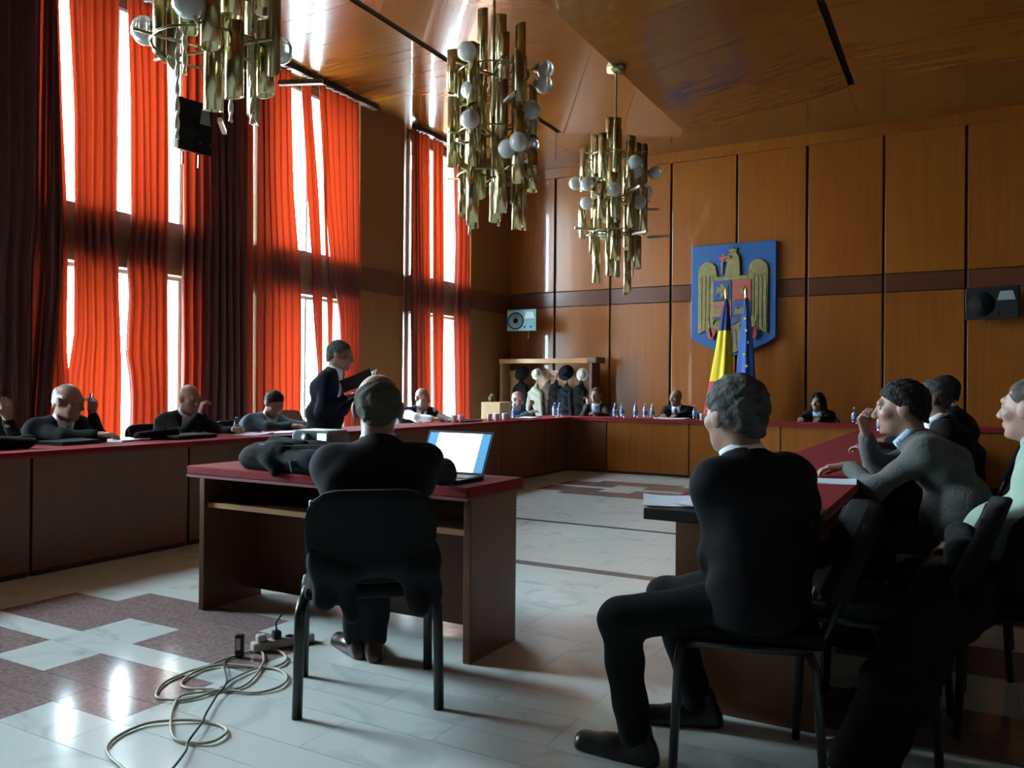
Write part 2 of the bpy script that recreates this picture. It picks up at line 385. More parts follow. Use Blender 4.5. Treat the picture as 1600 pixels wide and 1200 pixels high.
# right wall and front wall
wr = MB().box((XR, YF-.1, -.1), (XR+.15, YB+.1, ZC+.2)).build('wall_right', M['recess']); tag(wr, kind='structure')
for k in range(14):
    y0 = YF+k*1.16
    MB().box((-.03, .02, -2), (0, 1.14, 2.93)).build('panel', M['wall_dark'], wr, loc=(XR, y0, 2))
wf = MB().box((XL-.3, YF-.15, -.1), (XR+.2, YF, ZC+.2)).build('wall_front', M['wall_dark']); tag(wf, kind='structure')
# ceiling: flat margins with a shallow V of long veneer panels between
ce = MB().box((XL-.3, YF-.15, ZC+.12), (XR+.2, YB+.2, ZC+.25)).build('ceiling', M['recess']); tag(ce, kind='structure')
VA, VM, VB, VY = -5.40, -3.405, -1.24, 11.25
def cpanel(x0, x1, y0, y1, z0, z1, name='panel'):
    MB().add([(x0, y0, z0), (x1, y0, z1), (x1, y1, z1), (x0, y1, z0), (x0, y0, z0+.03), (x1, y0, z1+.03), (x1, y1, z1+.03), (x0, y1, z0+.03)],
             [(0, 1, 2, 3), (4, 7, 6, 5), (0, 4, 5, 1), (1, 5, 6, 2), (2, 6, 7, 3), (3, 7, 4, 0)]).build(name, M['ceil'], ce)
yy = [YF+k*(VY-YF)/12 for k in range(13)]
for k in range(12):
    a, b = yy[k]+.003, yy[k+1]-.003
    cpanel(VA, VM, a, b, ZC, 4.74); cpanel(VM, VB-.08, a, b, 4.74, ZC)
    cpanel(XL-.2, VA-.09, a, b, ZC, ZC); cpanel(VB, XR, a, b, ZC, ZC)
for k in range(4):
    x0 = XL-.2+k*(XR-XL+.2)/4; cpanel(x0+.002, x0+(XR-XL+.2)/4-.002, VY, YB, ZC, ZC)
MB().add([(VA, VY-.01, ZC), (VM, VY-.01, 4.74), (VB, VY-.01, ZC)], [(0, 1, 2)]).build('end_panel', M['ceil'], ce)
g = MB().box((-60, -40, -1.2), (XL-.3, 60, -1.0)).build('ground', M['paving']); tag(g, kind='structure')

# ------------------------------------------------------------------ curtains
def curtain(label, eL, eR, folds, xo=-7.2, zt=5.02, zb=.06, amp=.045, ov=1.5, seed=0, group='red curtains along the tall windows'):
    r = random.Random(seed); zs = np.linspace(zb, zt, 26); nu = folds*14
    def interp(e, z):
        p = sorted([(q[1], q[0]) for q in e]); return np.interp(z, [q[0] for q in p], [q[1] for q in p])
    L_, R_ = interp(eL, zs), interp(eR, zs); t = np.linspace(0, 1, nu+1); vs = []; fs = []
    ph = r.random()*6; wob = [r.uniform(-.25, .25) for _ in range(4)]
    for j, z in enumerate(zs):
        W = R_[j]-L_[j]; fr = (z-zb)/(zt-zb)
        warp = t+.02*np.sin(2*np.pi*t*2+wob[0]*6)+.012*np.sin(6*np.pi*t+wob[1]*9+fr*1.5); warp = (warp-warp[0])/(warp[-1]-warp[0])
        A = amp*(.75+.25*math.sin(fr*3+ph))*min(1, W/.12)
        y = L_[j]+W*(warp+ov*np.sin(4*np.pi*folds*warp)/(4*np.pi*folds)*np.sin(np.pi*np.clip(t*8, 0, .5))*np.sin(np.pi*np.clip((1-t)*8, 0, .5)))
        x = xo+A*np.sin(2*np.pi*folds*warp+ph)+.012*np.sin(5*fr+9*t+ph)
        vs += list(zip(x, y, [z]*(nu+1)))
    for j in range(len(zs)-1):
        for k in range(nu): a = j*(nu+1)+k; fs.append((a, a+1, a+nu+2, a+nu+1))
    o = MB().add(vs, fs).build('curtain', M['curtain'], smooth=True)
    return tag(o, label, 'curtain', group)
g1L = [(4.39, 4.66), (4.43, 3.68), (4.49, 2.7), (4.50, 2.17), (4.50, 1.52), (4.529, 1.23), (4.534, .75)]
g1R = [(4.53, 4.7), (4.585, 3.72), (4.597, 2.71), (4.597, 2.18), (4.604, 1.64), (4.547, 1.23), (4.541, .75)]
g2L = [(5.014, 4.91), (5.006, 3.85), (5.006, 2.79), (5.038, 2.42), (5.049, 2.05), (5.077, 1.52), (5.093, 1.33), (5.086, .73)]
g2R = [(5.082, 4.94), (5.138, 3.89), (5.166, 2.76), (5.121, 2.43), (5.153, 2.06), (5.125, 1.52), (5.126, 1.42), (5.179, 1.17), (5.177, .73)]
g3L = [(5.525, 5.1), (5.555, 4.0), (5.57, 2.83), (5.563, 2.23), (5.598, .71)]
g3R = [(5.728, 5.1), (5.742, 4.07), (5.774, 2.87), (5.758, 2.26), (5.769, 1.45), (5.754, .71)]
K = lambda y: [(y, 5), (y, 0)]
curtain('nearest red curtain at the left picture edge, mostly dark with one glowing slit', K(3.15), [(4.195, 4.56), (4.206, 2.7), (4.167, 2.18), (4.156, .7)], 12, seed=1)
curtain('second dark layer of curtain hanging in front of the nearest one', K(3.2), [(4.19, 4.6), (4.2, 2.7), (4.16, 2.1), (4.15, .7)], 9, xo=-7.09, seed=2)
curtain('single glowing slit of red curtain behind the white-haired man', [(4.19, 4.56), (4.2, 2.7), (4.16, 2.18), (4.15, .7)], [(4.29, 4.6), (4.29, 2.7), (4.30, 2.2), (4.20, .7)], 1, seed=3, ov=0, amp=.02)
curtain('dark doubled curtain left of the first white window gap', [(4.28, 4.6), (4.28, 2.7), (4.286, 2.19), (4.184, .7)], g1L, 5, seed=4)
curtain('inner fold of curtain doubling up beside the first white window gap', [(4.29, 4.6), (4.29, 2.7), (4.295, 2.19), (4.20, .7)], [(4.33, 4.66), (4.36, 3.68), (4.40, 2.7), (4.40, 2.17), (4.35, 1.5), (4.30, .75)], 3, xo=-7.10, seed=5)
curtain('glowing red curtain between first and second white gaps of the near window', g1R, g2L, 5, seed=6)
curtain('glowing red curtain with black loudspeaker to its right, near window', g2R, g3L, 5, seed=7)
curtain('brown-looking curtain hanging in front of the pier behind the brass chandelier', g3R, [(6.678, 4.87), (6.735, .74)], 9, seed=8)
curtain('red curtain at left side of the middle window', [(6.775, 4.9), (6.833, .74)], [(7.32, 4.87), (7.372, 3.55), (7.484, 2.62), (7.513, 2.15), (7.531, .8)], 6, seed=9)
curtain('narrow gathered curtain between two white gaps of the middle window', [(7.507, 4.85), (7.615, 3.6), (7.707, 2.81), (7.751, 2.17), (7.843, 1.44), (7.882, 1.2), (7.889, .7)], [(7.653, 4.9), (7.811, 3.64), (7.871, 2.75), (7.891, 2.18), (7.913, 1.53), (7.925, .7)], 2, seed=10, ov=1.0)
curtain('thin strip of curtain above the standing man', [(7.90, 4.9), (7.95, 3.6), (7.987, 3.0), (8.047, 2.2), (8.082, 1.5), (8.09, .1)], [(7.93, 4.9), (7.98, 3.6), (8.03, 3.0), (8.133, 2.2), (8.12, 1.5), (8.12, .1)], 1, seed=11, ov=.5, amp=.02, xo=-7.23)
curtain('wide red curtain at right side of the middle window', [(7.792, 4.94), (7.917, 3.67), (8.063, 2.78), (8.259, 2.13), (8.341, .86)], [(8.59, 5.0), (8.658, .68)], 6, seed=12)
curtain('deep red curtain at left side of the far window', [(9.776, 4.92), (9.877, .74)], [(10.221, 4.95), (10.251, 3.18), (10.324, .82)], 5, seed=13)
curtain('narrow red curtain between two white gaps of the far window', [(10.342, 4.93), (10.354, 3.2), (10.345, 2.7), (10.411, .82)], [(10.589, 4.9), (10.632, 3.44), (10.662, 2.74), (10.676, .82)], 2, seed=14)
curtain('dark red curtain nearest the room corner, at right of the far window', [(10.975, 4.94), (11.037, 3.5), (10.98, 2.46), (11.065, .8)], [(11.443, 4.85), (11.535, .8)], 4, seed=15)
# nearest window, unseen outside the frame: curtain gap set to control light on floor
curtain('unseen red curtain limiting light from the window nearest the viewer, left half', K(.55), K(1.32), 8, seed=16)
curtain('unseen red curtain limiting light from the window nearest the viewer, right half', K(2.42), K(3.12), 8, seed=17)
for i, (a, b) in enumerate(BAYS):
    t = MB().box((-.05, a-.25, 5.03), (.05, b+.25, ZC)).build('trim_%d' % (i+1), M['recess'], loc=(-7.2, 0, 0)); tag(t, kind='structure')

# ------------------------------------------------------------------ soft shapes: blended round cones and ellipsoids, polygonised
def A3(p): return np.array(p, np.float64)
def bbox(p):
    if p[0] == 'c':
        a, b, ra, rb = A3(p[1]), A3(p[2]), p[3], p[4]
        return np.minimum(a-ra, b-rb), np.maximum(a+ra, b+rb)
    c, r = A3(p[1]), A3(p[2]); return c-r, c+r
def dist(p, X, Y, Z):
    if p[0] == 'c':
        a, b = A3(p[1]), A3(p[2]); d = b-a; L = max(float(d@d), 1e-9)
        t = np.clip(((X-a[0])*d[0]+(Y-a[1])*d[1]+(Z-a[2])*d[2])/L, 0, 1)
        return np.sqrt((X-a[0]-t*d[0])**2+(Y-a[1]-t*d[1])**2+(Z-a[2]-t*d[2])**2)-(p[3]+(p[4]-p[3])*t)
    c, r = p[1], p[2]; x, y, z = X-c[0], Y-c[1], Z-c[2]
    k0 = np.sqrt((x/r[0])**2+(y/r[1])**2+(z/r[2])**2); k1 = np.sqrt((x/r[0]**2)**2+(y/r[1]**2)**2+(z/r[2]**2)**2)
    return k0*(k0-1)/np.maximum(k1, 1e-6)
def field(prims, cell, k=.02, lo=None, hi=None, pad=.03):
    bs = [bbox(p) for p in prims if p[-1] != '-']
    if lo is None: lo = np.min([b[0] for b in bs], 0)-pad; hi = np.max([b[1] for b in bs], 0)+pad
    n = np.ceil((hi-lo)/cell).astype(int)+1
    ax = [lo[i]+cell*np.arange(n[i]) for i in range(3)]
    d = np.full(n, .4)
    for p in prims:
        neg = p[-1] == '-'; kk = next((q for q in p[3:] if isinstance(q, tuple)), (k,))[0]
        b0, b1 = bbox(p); m = kk+3*cell+.012
        i0 = np.clip(np.floor((b0-m-lo)/cell).astype(int), 0, n); i1 = np.clip(np.ceil((b1+m-lo)/cell).astype(int)+1, 0, n)
        if np.any(i1 <= i0): continue
        sl = tuple(slice(i0[i], i1[i]) for i in range(3))
        X = ax[0][sl[0]][:, None, None]; Y = ax[1][sl[1]][None, :, None]; Z = ax[2][sl[2]][None, None, :]
        q = dist(p, X, Y, Z); c = d[sl]
        if neg: h = np.clip(.5-.5*(c+q)/kk, 0, 1); d[sl] = c*(1-h)+(-q)*h+kk*h*(1-h)
        else: h = np.clip(.5+.5*(q-c)/kk, 0, 1); d[sl] = q*(1-h)+c*h-kk*h*(1-h)
    return d, ax, lo
def grid(ax): return ax[0][:, None, None], ax[1][None, :, None], ax[2][None, None, :]
def surf(d, lo, cell):
    s = d < 0; ns = [k-1 for k in d.shape]
    cs = [(i, j, k) for i in (0, 1) for j in (0, 1) for k in (0, 1)]
    cnt = sum(s[i:i+ns[0], j:j+ns[1], k:k+ns[2]].astype(np.int8) for i, j, k in cs)
    I, J, Kk = np.nonzero((cnt > 0) & (cnt < 8))
    if len(I) == 0: return np.zeros((0, 3)), []
    idx = -np.ones(ns, np.int64); idx[I, J, Kk] = np.arange(len(I))
    acc = np.zeros((len(I), 3)); c = np.zeros(len(I))
    for a in cs:
        for ax in range(3):
            if a[ax]: continue
            b = list(a); b[ax] = 1
            da = d[I+a[0], J+a[1], Kk+a[2]]; db = d[I+b[0], J+b[1], Kk+b[2]]
            x = (da < 0) != (db < 0); t = np.where(x, da/np.where(x, da-db, 1), 0)
            pt = np.array(a, float)[None].repeat(len(I), 0); pt[:, ax] += t
            acc += pt*x[:, None]; c += x
    v = (np.stack([I, J, Kk], 1)+acc/c[:, None])*cell+lo
    fs = []
    for ax in range(3):
        o = [0, 1, 2]; o.remove(ax); sh = [slice(1, -1)]*3
        sa = list(sh); sb = list(sh); sa[ax] = slice(0, -1); sb[ax] = slice(1, None)
        A, B = s[tuple(sa)], s[tuple(sb)]; P = np.argwhere(A != B)
        if len(P) == 0: continue
        ins = A[tuple(P.T)]; P = P+1; P[:, ax] -= 1
        def g(du, dv):
            q = P.copy(); q[:, o[0]] += du; q[:, o[1]] += dv; return idx[tuple(q.T)]
        Q = np.stack([g(-1, -1), g(0, -1), g(0, 0), g(-1, 0)], 1)
        flip = ~ins if ax != 1 else ins
        Q[flip] = Q[flip][:, ::-1]; fs.append(Q)
    Q = np.concatenate(fs); Q = Q[(Q >= 0).all(1)]
    return v, Q
def soft(prims, cell, k=.02, noise=None, cut=None, pad=.03):
    d, ax, lo = field(prims, cell, k, pad=pad); X, Y, Z = grid(ax)
    if noise: d = d+noise(X, Y, Z)
    if cut: d = cut(d, X, Y, Z)
    return surf(d, lo, cell)
def folds(amp=.006, f=22, ph=0):
    return lambda X, Y, Z: amp*(np.sin(f*X+1.7*np.sin(f*.6*Z+ph)+ph)*np.sin(f*.7*Z+2*np.sin(f*.5*Y)+ph)+.6*np.sin(f*1.9*Z+f*.9*X+f*.7*Y+ph))
class NM:
    """collects numpy meshes into one"""
    def __init__(s): s.v = []; s.f = []; s.n = 0
    def add(s, v, f):
        if len(v): s.v.append(v); s.f.append(np.asarray(f)+s.n); s.n += len(v)
        return s
    def build(s, name, m, parent=None, loc=None):
        me = bpy.data.meshes.new(name)
        if s.v:
            v = np.concatenate(s.v); f = np.concatenate(s.f); nf = len(f)
            me.vertices.add(len(v)); me.vertices.foreach_set('co', v.astype(np.float32).ravel())
            me.loops.add(nf*4); me.loops.foreach_set('vertex_index', f.astype(np.int32).ravel())
            me.polygons.add(nf); me.polygons.foreach_set('loop_start', np.arange(0, nf*4, 4, dtype=np.int32))
            me.polygons.foreach_set('use_smooth', np.ones(nf, bool)); me.update(calc_edges=True); me.validate()
        for q in (m if isinstance(m, list) else [m]): me.materials.append(q)
        return link(name, me, parent, loc)
def softobj(name, m, prims, cell, k=.02, parent=None, loc=None, **kw):
    return NM().add(*soft(prims, cell, k, **kw)).build(name, m, parent, loc)

def nrm(v): v = A3(v); return v/max(np.linalg.norm(v), 1e-9)
def ik(S, T, l1, l2, pole):
    S, T = A3(S), A3(T); d = T-S; L = np.linalg.norm(d)
    if L > (l1+l2)*.995: T = S+d*((l1+l2)*.995/L); d = T-S; L = np.linalg.norm(d)
    u = d/L; x = (L*L+l1*l1-l2*l2)/(2*L); h = math.sqrt(max(l1*l1-x*x, 0))
    p = A3(pole); p = nrm(p-u*(p@u)); return S+u*x+p*h, T
def hand_mesh(W, ydir, up, side, s, curl, cell, spread=0):
    """palm, four unequal bent fingers and a thumb; side -1 = right hand"""
    P = []
    kx = [-.031, -.010, .011, .030]; ln = [(.043, .026, .020), (.047, .030, .022), (.044, .028, .021), (.034, .021, .018)]
    if side > 0: kx = [-x for x in kx]
    for i, x in enumerate(kx):
        P.append(('c', (x*.55, .0, 0), (x, .085, .003), .018, .0125, (.014,)))
        p = A3((x, .085, .003)); an = 0; dx = x*(.6+spread)
        for j, L in enumerate(ln[i]):
            an += math.radians(curl[j] if not isinstance(curl[0], tuple) else curl[i][j])
            q = p+A3((dx*L*4, L*math.cos(an), -L*math.sin(an))); r = (.0098, .0088, .0080, .0070)
            P.append(('c', p, q, r[j], r[j+1], (.005,))); p = q
    t = side
    a = A3((t*.020, .022, -.006)); b = A3((t*.046, .055, -.018)); c = A3((t*.052, .083, -.030)); e = A3((t*.047, .104, -.037))
    P += [('c', a, b, .016, .0125, (.012,)), ('c', b, c, .0115, .0098, (.005,)), ('c', c, e, .0098, .008, (.005,))]
    P.append(('c', (0, -.05, 0), (0, .01, 0), .025, .024, (.012,)))
    v, f = soft(P, cell/s, .008, pad=.02)
    y = nrm(ydir); z = A3(up); z = nrm(z-y*(z@y)); x = np.cross(y, z)
    return (v*s)@np.stack([x, y, z])+A3(W), f

def person(label, pos, heading, head, pel, *, s=.93, hair='short', hairm='hair_grey', skin='skin', top='suit_black', shirt='shirt_white', tie='tie', trousers='trouser',
           shoes='shoe', vneck=True, vest=False, open_vest=False, look=(0, 0), lw=None, rw=None, lpole=(-.6, -.5, -.6), rpole=(.6, -.5, -.6), la=None, ra=None, lk=(-.12, .6, .8), rk=(.12, .6, .8),
           fine=False, belly=.0, bulge=.05, shoulder_tilt=0, standing=False, curl=(25, 30, 20), lhand=None, rhand=None, hem=.0, group=None, twist=0, broad=1.0, collar='shirt_white', hs=1.0, lfoot=0, rfoot=0):
    """pos: ground point (x, y); heading: unit facing; head, pel, wrists (lw, rw), ankles (la, ra): world points"""
    h = head_rot(*heading); root = empty('person', (pos[0], pos[1], 0), h, label=label, cat='person', group=group)
    ch, sh = math.cos(h), math.sin(h)
    def loc(p): x, y, z = p[0]-pos[0], p[1]-pos[1], p[2]; return A3((x*ch+y*sh, -x*sh+y*ch, z))
    H, P0 = loc(head), loc(pel)
    hc = .005 if fine else .009; bc = .012 if fine else .02; cc = .011 if fine else .017
    yaw, pit = math.radians(look[0]), math.radians(look[1])          # + = turns to own left / looks up
    fy = A3((-math.sin(yaw)*math.cos(pit), math.cos(yaw)*math.cos(pit), math.sin(pit))); rx = A3((math.cos(yaw), math.sin(yaw), 0)); uz = np.cross(rx, fy)
    HM = np.stack([rx, fy, uz])                                       # rows: head axes
    tz = nrm(H-P0); N = H-s*(.150*nrm(.55*uz+.45*A3((0, 0, 1))))-s*.045*A3((0, 1, 0))*(.5)-s*.02*fy
    r = nrm(A3((math.cos(math.radians(twist)), math.sin(math.radians(twist)), math.tan(math.radians(shoulder_tilt)))))
    mid = (P0+N)/2+A3((0, -bulge, 0))
    B = lambda t: (1-t)**2*P0+2*t*(1-t)*(mid*2-(P0+N)/2)+t*t*N
    W, C, S0 = B(.32), B(.70), B(.93); us = nrm(N-C); ft = nrm(np.cross(us, r))
    bw = broad
    sL, sR = S0-r*.178*s*bw-us*.035*s, S0+r*.178*s*bw-us*.035*s
    def torso(g, thick=1.0):
        T = [('c', P0-A3((.085*s*bw, 0, 0)), P0+A3((.085*s*bw, 0, 0)), .115*s+g, .115*s+g), ('c', W-r*.075*s*bw, W+r*.075*s*bw, (.112+belly*.3)*s+g, (.112+belly*.3)*s+g),
             ('c', C-r*.095*s*bw, C+r*.095*s*bw, .115*s+g, .115*s+g), ('c', S0-r*.12*s*bw-us*.05*s, S0+r*.12*s*bw-us*.05*s, .072*s+g, .072*s+g),
             ('c', sL, sR, .052*s+g, .052*s+g), ('c', S0, N+us*.02, .075*s+g, .06*s+g)]
        if belly: T.append(('e', W+ft*.06*s+A3((0, 0, -.02)), ((.13+belly*.5)*s+g, (.10+belly)*s+g, .15*s+g)))
        return T
    l1, l2 = .285*s, .255*s
    if lw is None: LW = P0+A3((-.14, .30, .10))
    else: LW = loc(lw)
    if rw is None: RW = P0+A3((.14, .30, .10))
    else: RW = loc(rw)
    LE, LW = ik(sL-us*.02, LW, l1, l2, lpole); RE, RW = ik(sR-us*.02, RW, l1, l2, rpole)
    LH, RH = P0-A3((.095*s, 0, .01)), P0+A3((.095*s, 0, .01))
    if standing: dLA, dRA = A3((-.10, 0, .07)), A3((.10, .05, .07))
    else: dLA, dRA = A3((P0[0]-.12, P0[1]+.38, .07)), A3((P0[0]+.12, P0[1]+.36, .07))
    LA = loc(la) if la else dLA; RA = loc(ra) if ra else dRA
    LK, LA = ik(LH, LA, .41*s, .41*s, lk); RK, RA = ik(RH, RA, .41*s, .41*s, rk)
    # -- body: head, neck, trunk, arms, hands in skin
    nl = (N-us*.03-H)@HM.T/(s*hs)
    HP = [('e', (0, -.018, .036), (.078, .098, .088)), ('e', (0, .03, -.03), (.062, .070, .092), (.03,)), ('e', (0, .042, -.088), (.044, .040, .032), (.03,)),
          ('c', (-.03, .083, .03), (.03, .083, .03), .016, .016, (.015,)), ('c', (0, .095, .012), (0, .117, -.030), .008, .014, (.010,)), ('c', (-.012, .108, -.034), (.012, .108, -.034), .008, .008, (.008,)),
          ('e', (-.048, .062, -.02), (.020, .024, .022), (.02,)), ('e', (.048, .062, -.02), (.020, .024, .022), (.02,)),
          ('e', (0, .094, -.062), (.025, .012, .0065), (.006,)), ('e', (0, .092, -.073), (.022, .012, .007), (.006,)), ('e', (0, .078, -.104), (.022, .020, .016), (.015,)),
          ('e', (-.080, -.012, -.008), (.011, .026, .034), (.010,)), ('e', (.080, -.012, -.008), (.011, .026, .034), (.010,)), ('e', (-.086, -.020, .004), (.008, .020, .022), (.006,)), ('e', (.086, -.020, .004), (.008, .020, .022), (.006,)),
          ('c', (0, -.025, -.05), tuple(nl), .056, .062, (.03,)),
          ('e', (-.032, .100, .008), (.017, .014, .011), (.008,), '-'), ('e', (.032, .100, .008), (.017, .014, .011), (.008,), '-')]
    v, f = soft(HP, hc/s, .02)
    body = NM(); body.add((v*s*hs)@HM+H, f)
    body.add(*soft(torso(-.02)+[('c', sL, LE, .05*s, .038*s), ('c', LE, LW, .038*s, .026*s), ('c', sR, RE, .05*s, .038*s), ('c', RE, RW, .038*s, .026*s),
                                ('c', LH, LK, .07*s, .05*s), ('c', LK, LA, .045*s, .035*s), ('c', RH, RK, .07*s, .05*s), ('c', RK, RA, .045*s, .035*s)], bc, .05))
    hcell = .0042 if fine else .0065
    for Wp, E, side, hh in ((LW, LE, 1, lhand), (RW, RE, -1, rhand)):
        yd = nrm(Wp-E); up = A3((0, 0, 1)); cu = curl
        if hh:
            yd = nrm(hh[0]) if hh[0] is not None else yd
            up = hh[1]; cu = hh[2] if len(hh) > 2 else curl
        body.add(*hand_mesh(Wp+yd*.012, yd, up, side, s*.93, cu, hcell))
    body.build('body', M[skin], root)
    for sx in (-1, 1):
        c = (A3((sx*.031, .083, .009))*s*hs)@HM+H; e = MB(); e.ball(c, .0125*s*hs, 10, 7); e.m = 1; e.ball(c+fy*.0075*s*hs, .0062*s*hs, 8, 6)
        e.build('eye', [M['eye_w'], M['eye_d']], root, True)
    # -- hair
    if hair != 'bald':
        t = {'short': .010, 'ring': .004, 'crop': .004, 'thick': .017, 'curly': .03}[hair]
        HR = [('e', (0, -.020, .036), (.078+t, .098+t, .088+t)), ('c', (0, -.05, -.02), (0, -.055, -.06), .062+t*.5, .054+t*.5, (.03,))]
        if hair == 'curly':
            for k in range(16):
                a = math.radians(-10+200*k/15); x, y = math.cos(a), -math.sin(a)*.8
                HR.append(('c', (x*.085, y*.10-.02, .03), (x*.115+.01*math.sin(k*2.3), y*.11-.03, -.17-.03*math.sin(k*1.7)), .034, .024, (.012,)))
        def cut(d, X, Y, Z):
            if hair == 'curly':
                face = np.sqrt((X/.074)**2+((Y-.11)/.14)**2+((Z+.03)/.12)**2)-1
                return np.maximum(d, -face*.06)
            lim = (.0063+.763*Y-Z)/1.26
            low = -(Z+.075)
            d = np.maximum(np.maximum(d, lim), low)
            d = np.maximum(d, .02-np.sqrt((np.abs(X)-.082)**2+(Y+.008)**2+(Z+.012)**2)) if hair != 'curly' else d
            if hair in ('ring',): d = np.maximum(d, -(np.sqrt(X**2/1.0+((Y-.035)/1.2)**2+(Z-.16)**2)-.134))
            return d
        nz = (lambda X, Y, Z: .004*np.sin(90*X+3*np.sin(50*Z))*np.sin(80*Y+60*Z)) if hair != 'curly' else (lambda X, Y, Z: .008*np.sin(70*X+2*np.sin(60*Y))*np.sin(75*Z+40*Y))
        v, f = soft(HR, hc/s, .02, noise=nz, cut=cut)
        if len(v): NM().add((v*s*hs)@HM+H, f).build('hair', M[hairm], root)
    # -- clothes
    g = .012
    sl = [('c', sL+r*.02, LE, .064*s, .053*s), ('c', LE, LW-nrm(LW-LE)*.02, .053*s, .041*s), ('c', sR-r*.02, RE, .064*s, .053*s), ('c', RE, RW-nrm(RW-RE)*.02, .053*s, .041*s)]
    hemP = []
    if hem:
        hemP = [('c', P0-A3((.10, .02, 0)), P0-A3((.11, .04, hem)), .125*s, .13*s), ('c', P0+A3((.10, -.02, 0)), P0+A3((.11, -.04, -hem)), .125*s, .13*s), ('c', P0-A3((0, .05, 0)), P0-A3((0, .07, hem)), .12*s, .12*s)]
    ph = (abs(pos[0])*7+pos[1]*3) % 6
    chest = N-us*.02
    cutbot = lambda d, X, Y, Z: np.maximum(d, (P0[2]-.07-(hem if standing else 0))-Z)
    def neckcut(d, X, Y, Z):                         # opening round the neck
        q = ((X-N[0])*us[0]+(Y-N[1])*us[1]+(Z-N[2])*us[2]); rad = np.sqrt(np.maximum((X-N[0])**2+(Y-N[1])**2+(Z-N[2])**2-q*q, 0))
        return np.maximum(d, np.minimum(q-.035*s, .125*s-rad))
    both = lambda d, X, Y, Z: neckcut(cutbot(d, X, Y, Z), X, Y, Z)
    name = 'sweater' if top == 'sweater' else ('waistcoat' if vest else ('shirt' if top.startswith('shirt') else 'jacket'))
    jp = torso(g)+hemP
    if not vest:
        softobj(name, M[top], jp+sl, cc, .045, root, noise=folds(.005 if fine else .004, 24, ph), cut=both)
    else:
        def vc(d, X, Y, Z):
            d = both(d, X, Y, Z)
            if open_vest:
                qx = (X-chest[0])*r[0]+(Y-chest[1])*r[1]+(Z-chest[2])*r[2]; qf = (X-chest[0])*ft[0]+(Y-chest[1])*ft[1]+(Z-chest[2])*ft[2]
                d = np.maximum(d, np.minimum(.26*s-np.abs(qx), qf+.02))
            return d
        softobj('waistcoat', M[top], torso(g+.006), cc, .045, root, noise=folds(.003, 24, ph), cut=vc)
        softobj('shirt', M[shirt], torso(.004)+sl, cc, .045, root, noise=folds(.004, 26, ph), cut=both)
    if vneck:
        def wedge(half, z0, sl_):
            def c(d, X, Y, Z):
                qx = (X-chest[0])*r[0]+(Y-chest[1])*r[1]+(Z-chest[2])*r[2]; qu = (X-chest[0])*us[0]+(Y-chest[1])*us[1]+(Z-chest[2])*us[2]
                qf = (X-chest[0])*ft[0]+(Y-chest[1])*ft[1]+(Z-chest[2])*ft[2]
                w_ = np.abs(qx)-np.clip((qu+z0)*sl_, 0, half)
                return np.maximum(np.maximum(neckcut(d, X, Y, Z), w_), np.maximum(.02*s-qf, -(qu+z0)))
            return c
        softobj('shirt', M[shirt], torso(g+.010), .009 if fine else .012, .045, root, cut=wedge(.07*s, .26*s, .42))
        if tie: softobj('tie', M[tie], torso(g+.016), .008 if fine else .011, .045, root, cut=wedge(.021*s, .24*s, .5))
    if collar:
        ca, cb = N+us*.012*s-ft*.004, N+us*.048*s+ft*.004
        n_ = 18; cm = MB(); ring = []
        for (c0, rr) in ((ca, .080), (cb, .071), (cb, .066), (ca, .07)):
            for k in range(n_):
                a = 2*math.pi*k/n_; dr = .012 if (math.sin(a) > .93) else 0
                ring.append(tuple(c0+(r*math.cos(a)+ft*math.sin(a))*rr*s-us*(.02*s if math.sin(a) > .9 else 0)))
        cm.add(ring, [(j*n_+k, j*n_+(k+1) % n_, (j+1) % 4*n_+(k+1) % n_, (j+1) % 4*n_+k) for j in range(4) for k in range(n_)])
        cm.build('collar', M[collar], root, True)
    # trousers and shoes
    up = A3((0, 0, 1))
    softobj('trousers', M[trousers], [('c', P0-A3((.08*s, 0, .0)), P0+A3((.08*s, 0, 0)), .112*s, .112*s), ('c', LH, LK, .088*s, .070*s), ('c', LK, LA-nrm(LA-LK)*.02, .068*s, .056*s), ('c', RH, RK, .088*s, .070*s), ('c', RK, RA-nrm(RA-RK)*.02, .068*s, .056*s)],
            cc, .035, root, noise=folds(.004, 26, ph+2))
    for A_, dg in ((LA, lfoot), (RA, rfoot)):
        fd = A3((-math.sin(math.radians(dg)), math.cos(math.radians(dg)), 0)); sd = A3((fd[1], -fd[0], 0)); z0 = A_[2]-.07
        base = A3((A_[0], A_[1], z0))
        softobj('shoe', M[shoes], [('c', base-fd*.04+up*.04, base+fd*.09+up*.032, .04*s, .036*s), ('c', base+fd*.07+up*.03, base+fd*.17+up*.026, .040*s, .034*s), ('c', base+up*.05-fd*.025, base+up*.10-fd*.02, .042*s, .040*s),
                ('c', base-fd*.05+up*.012, base+fd*.17+up*.010, .036*s, .040*s)], .008 if fine else .013, .02, root, cut=lambda d, X, Y, Z: np.maximum(d, z0-Z))
    return root

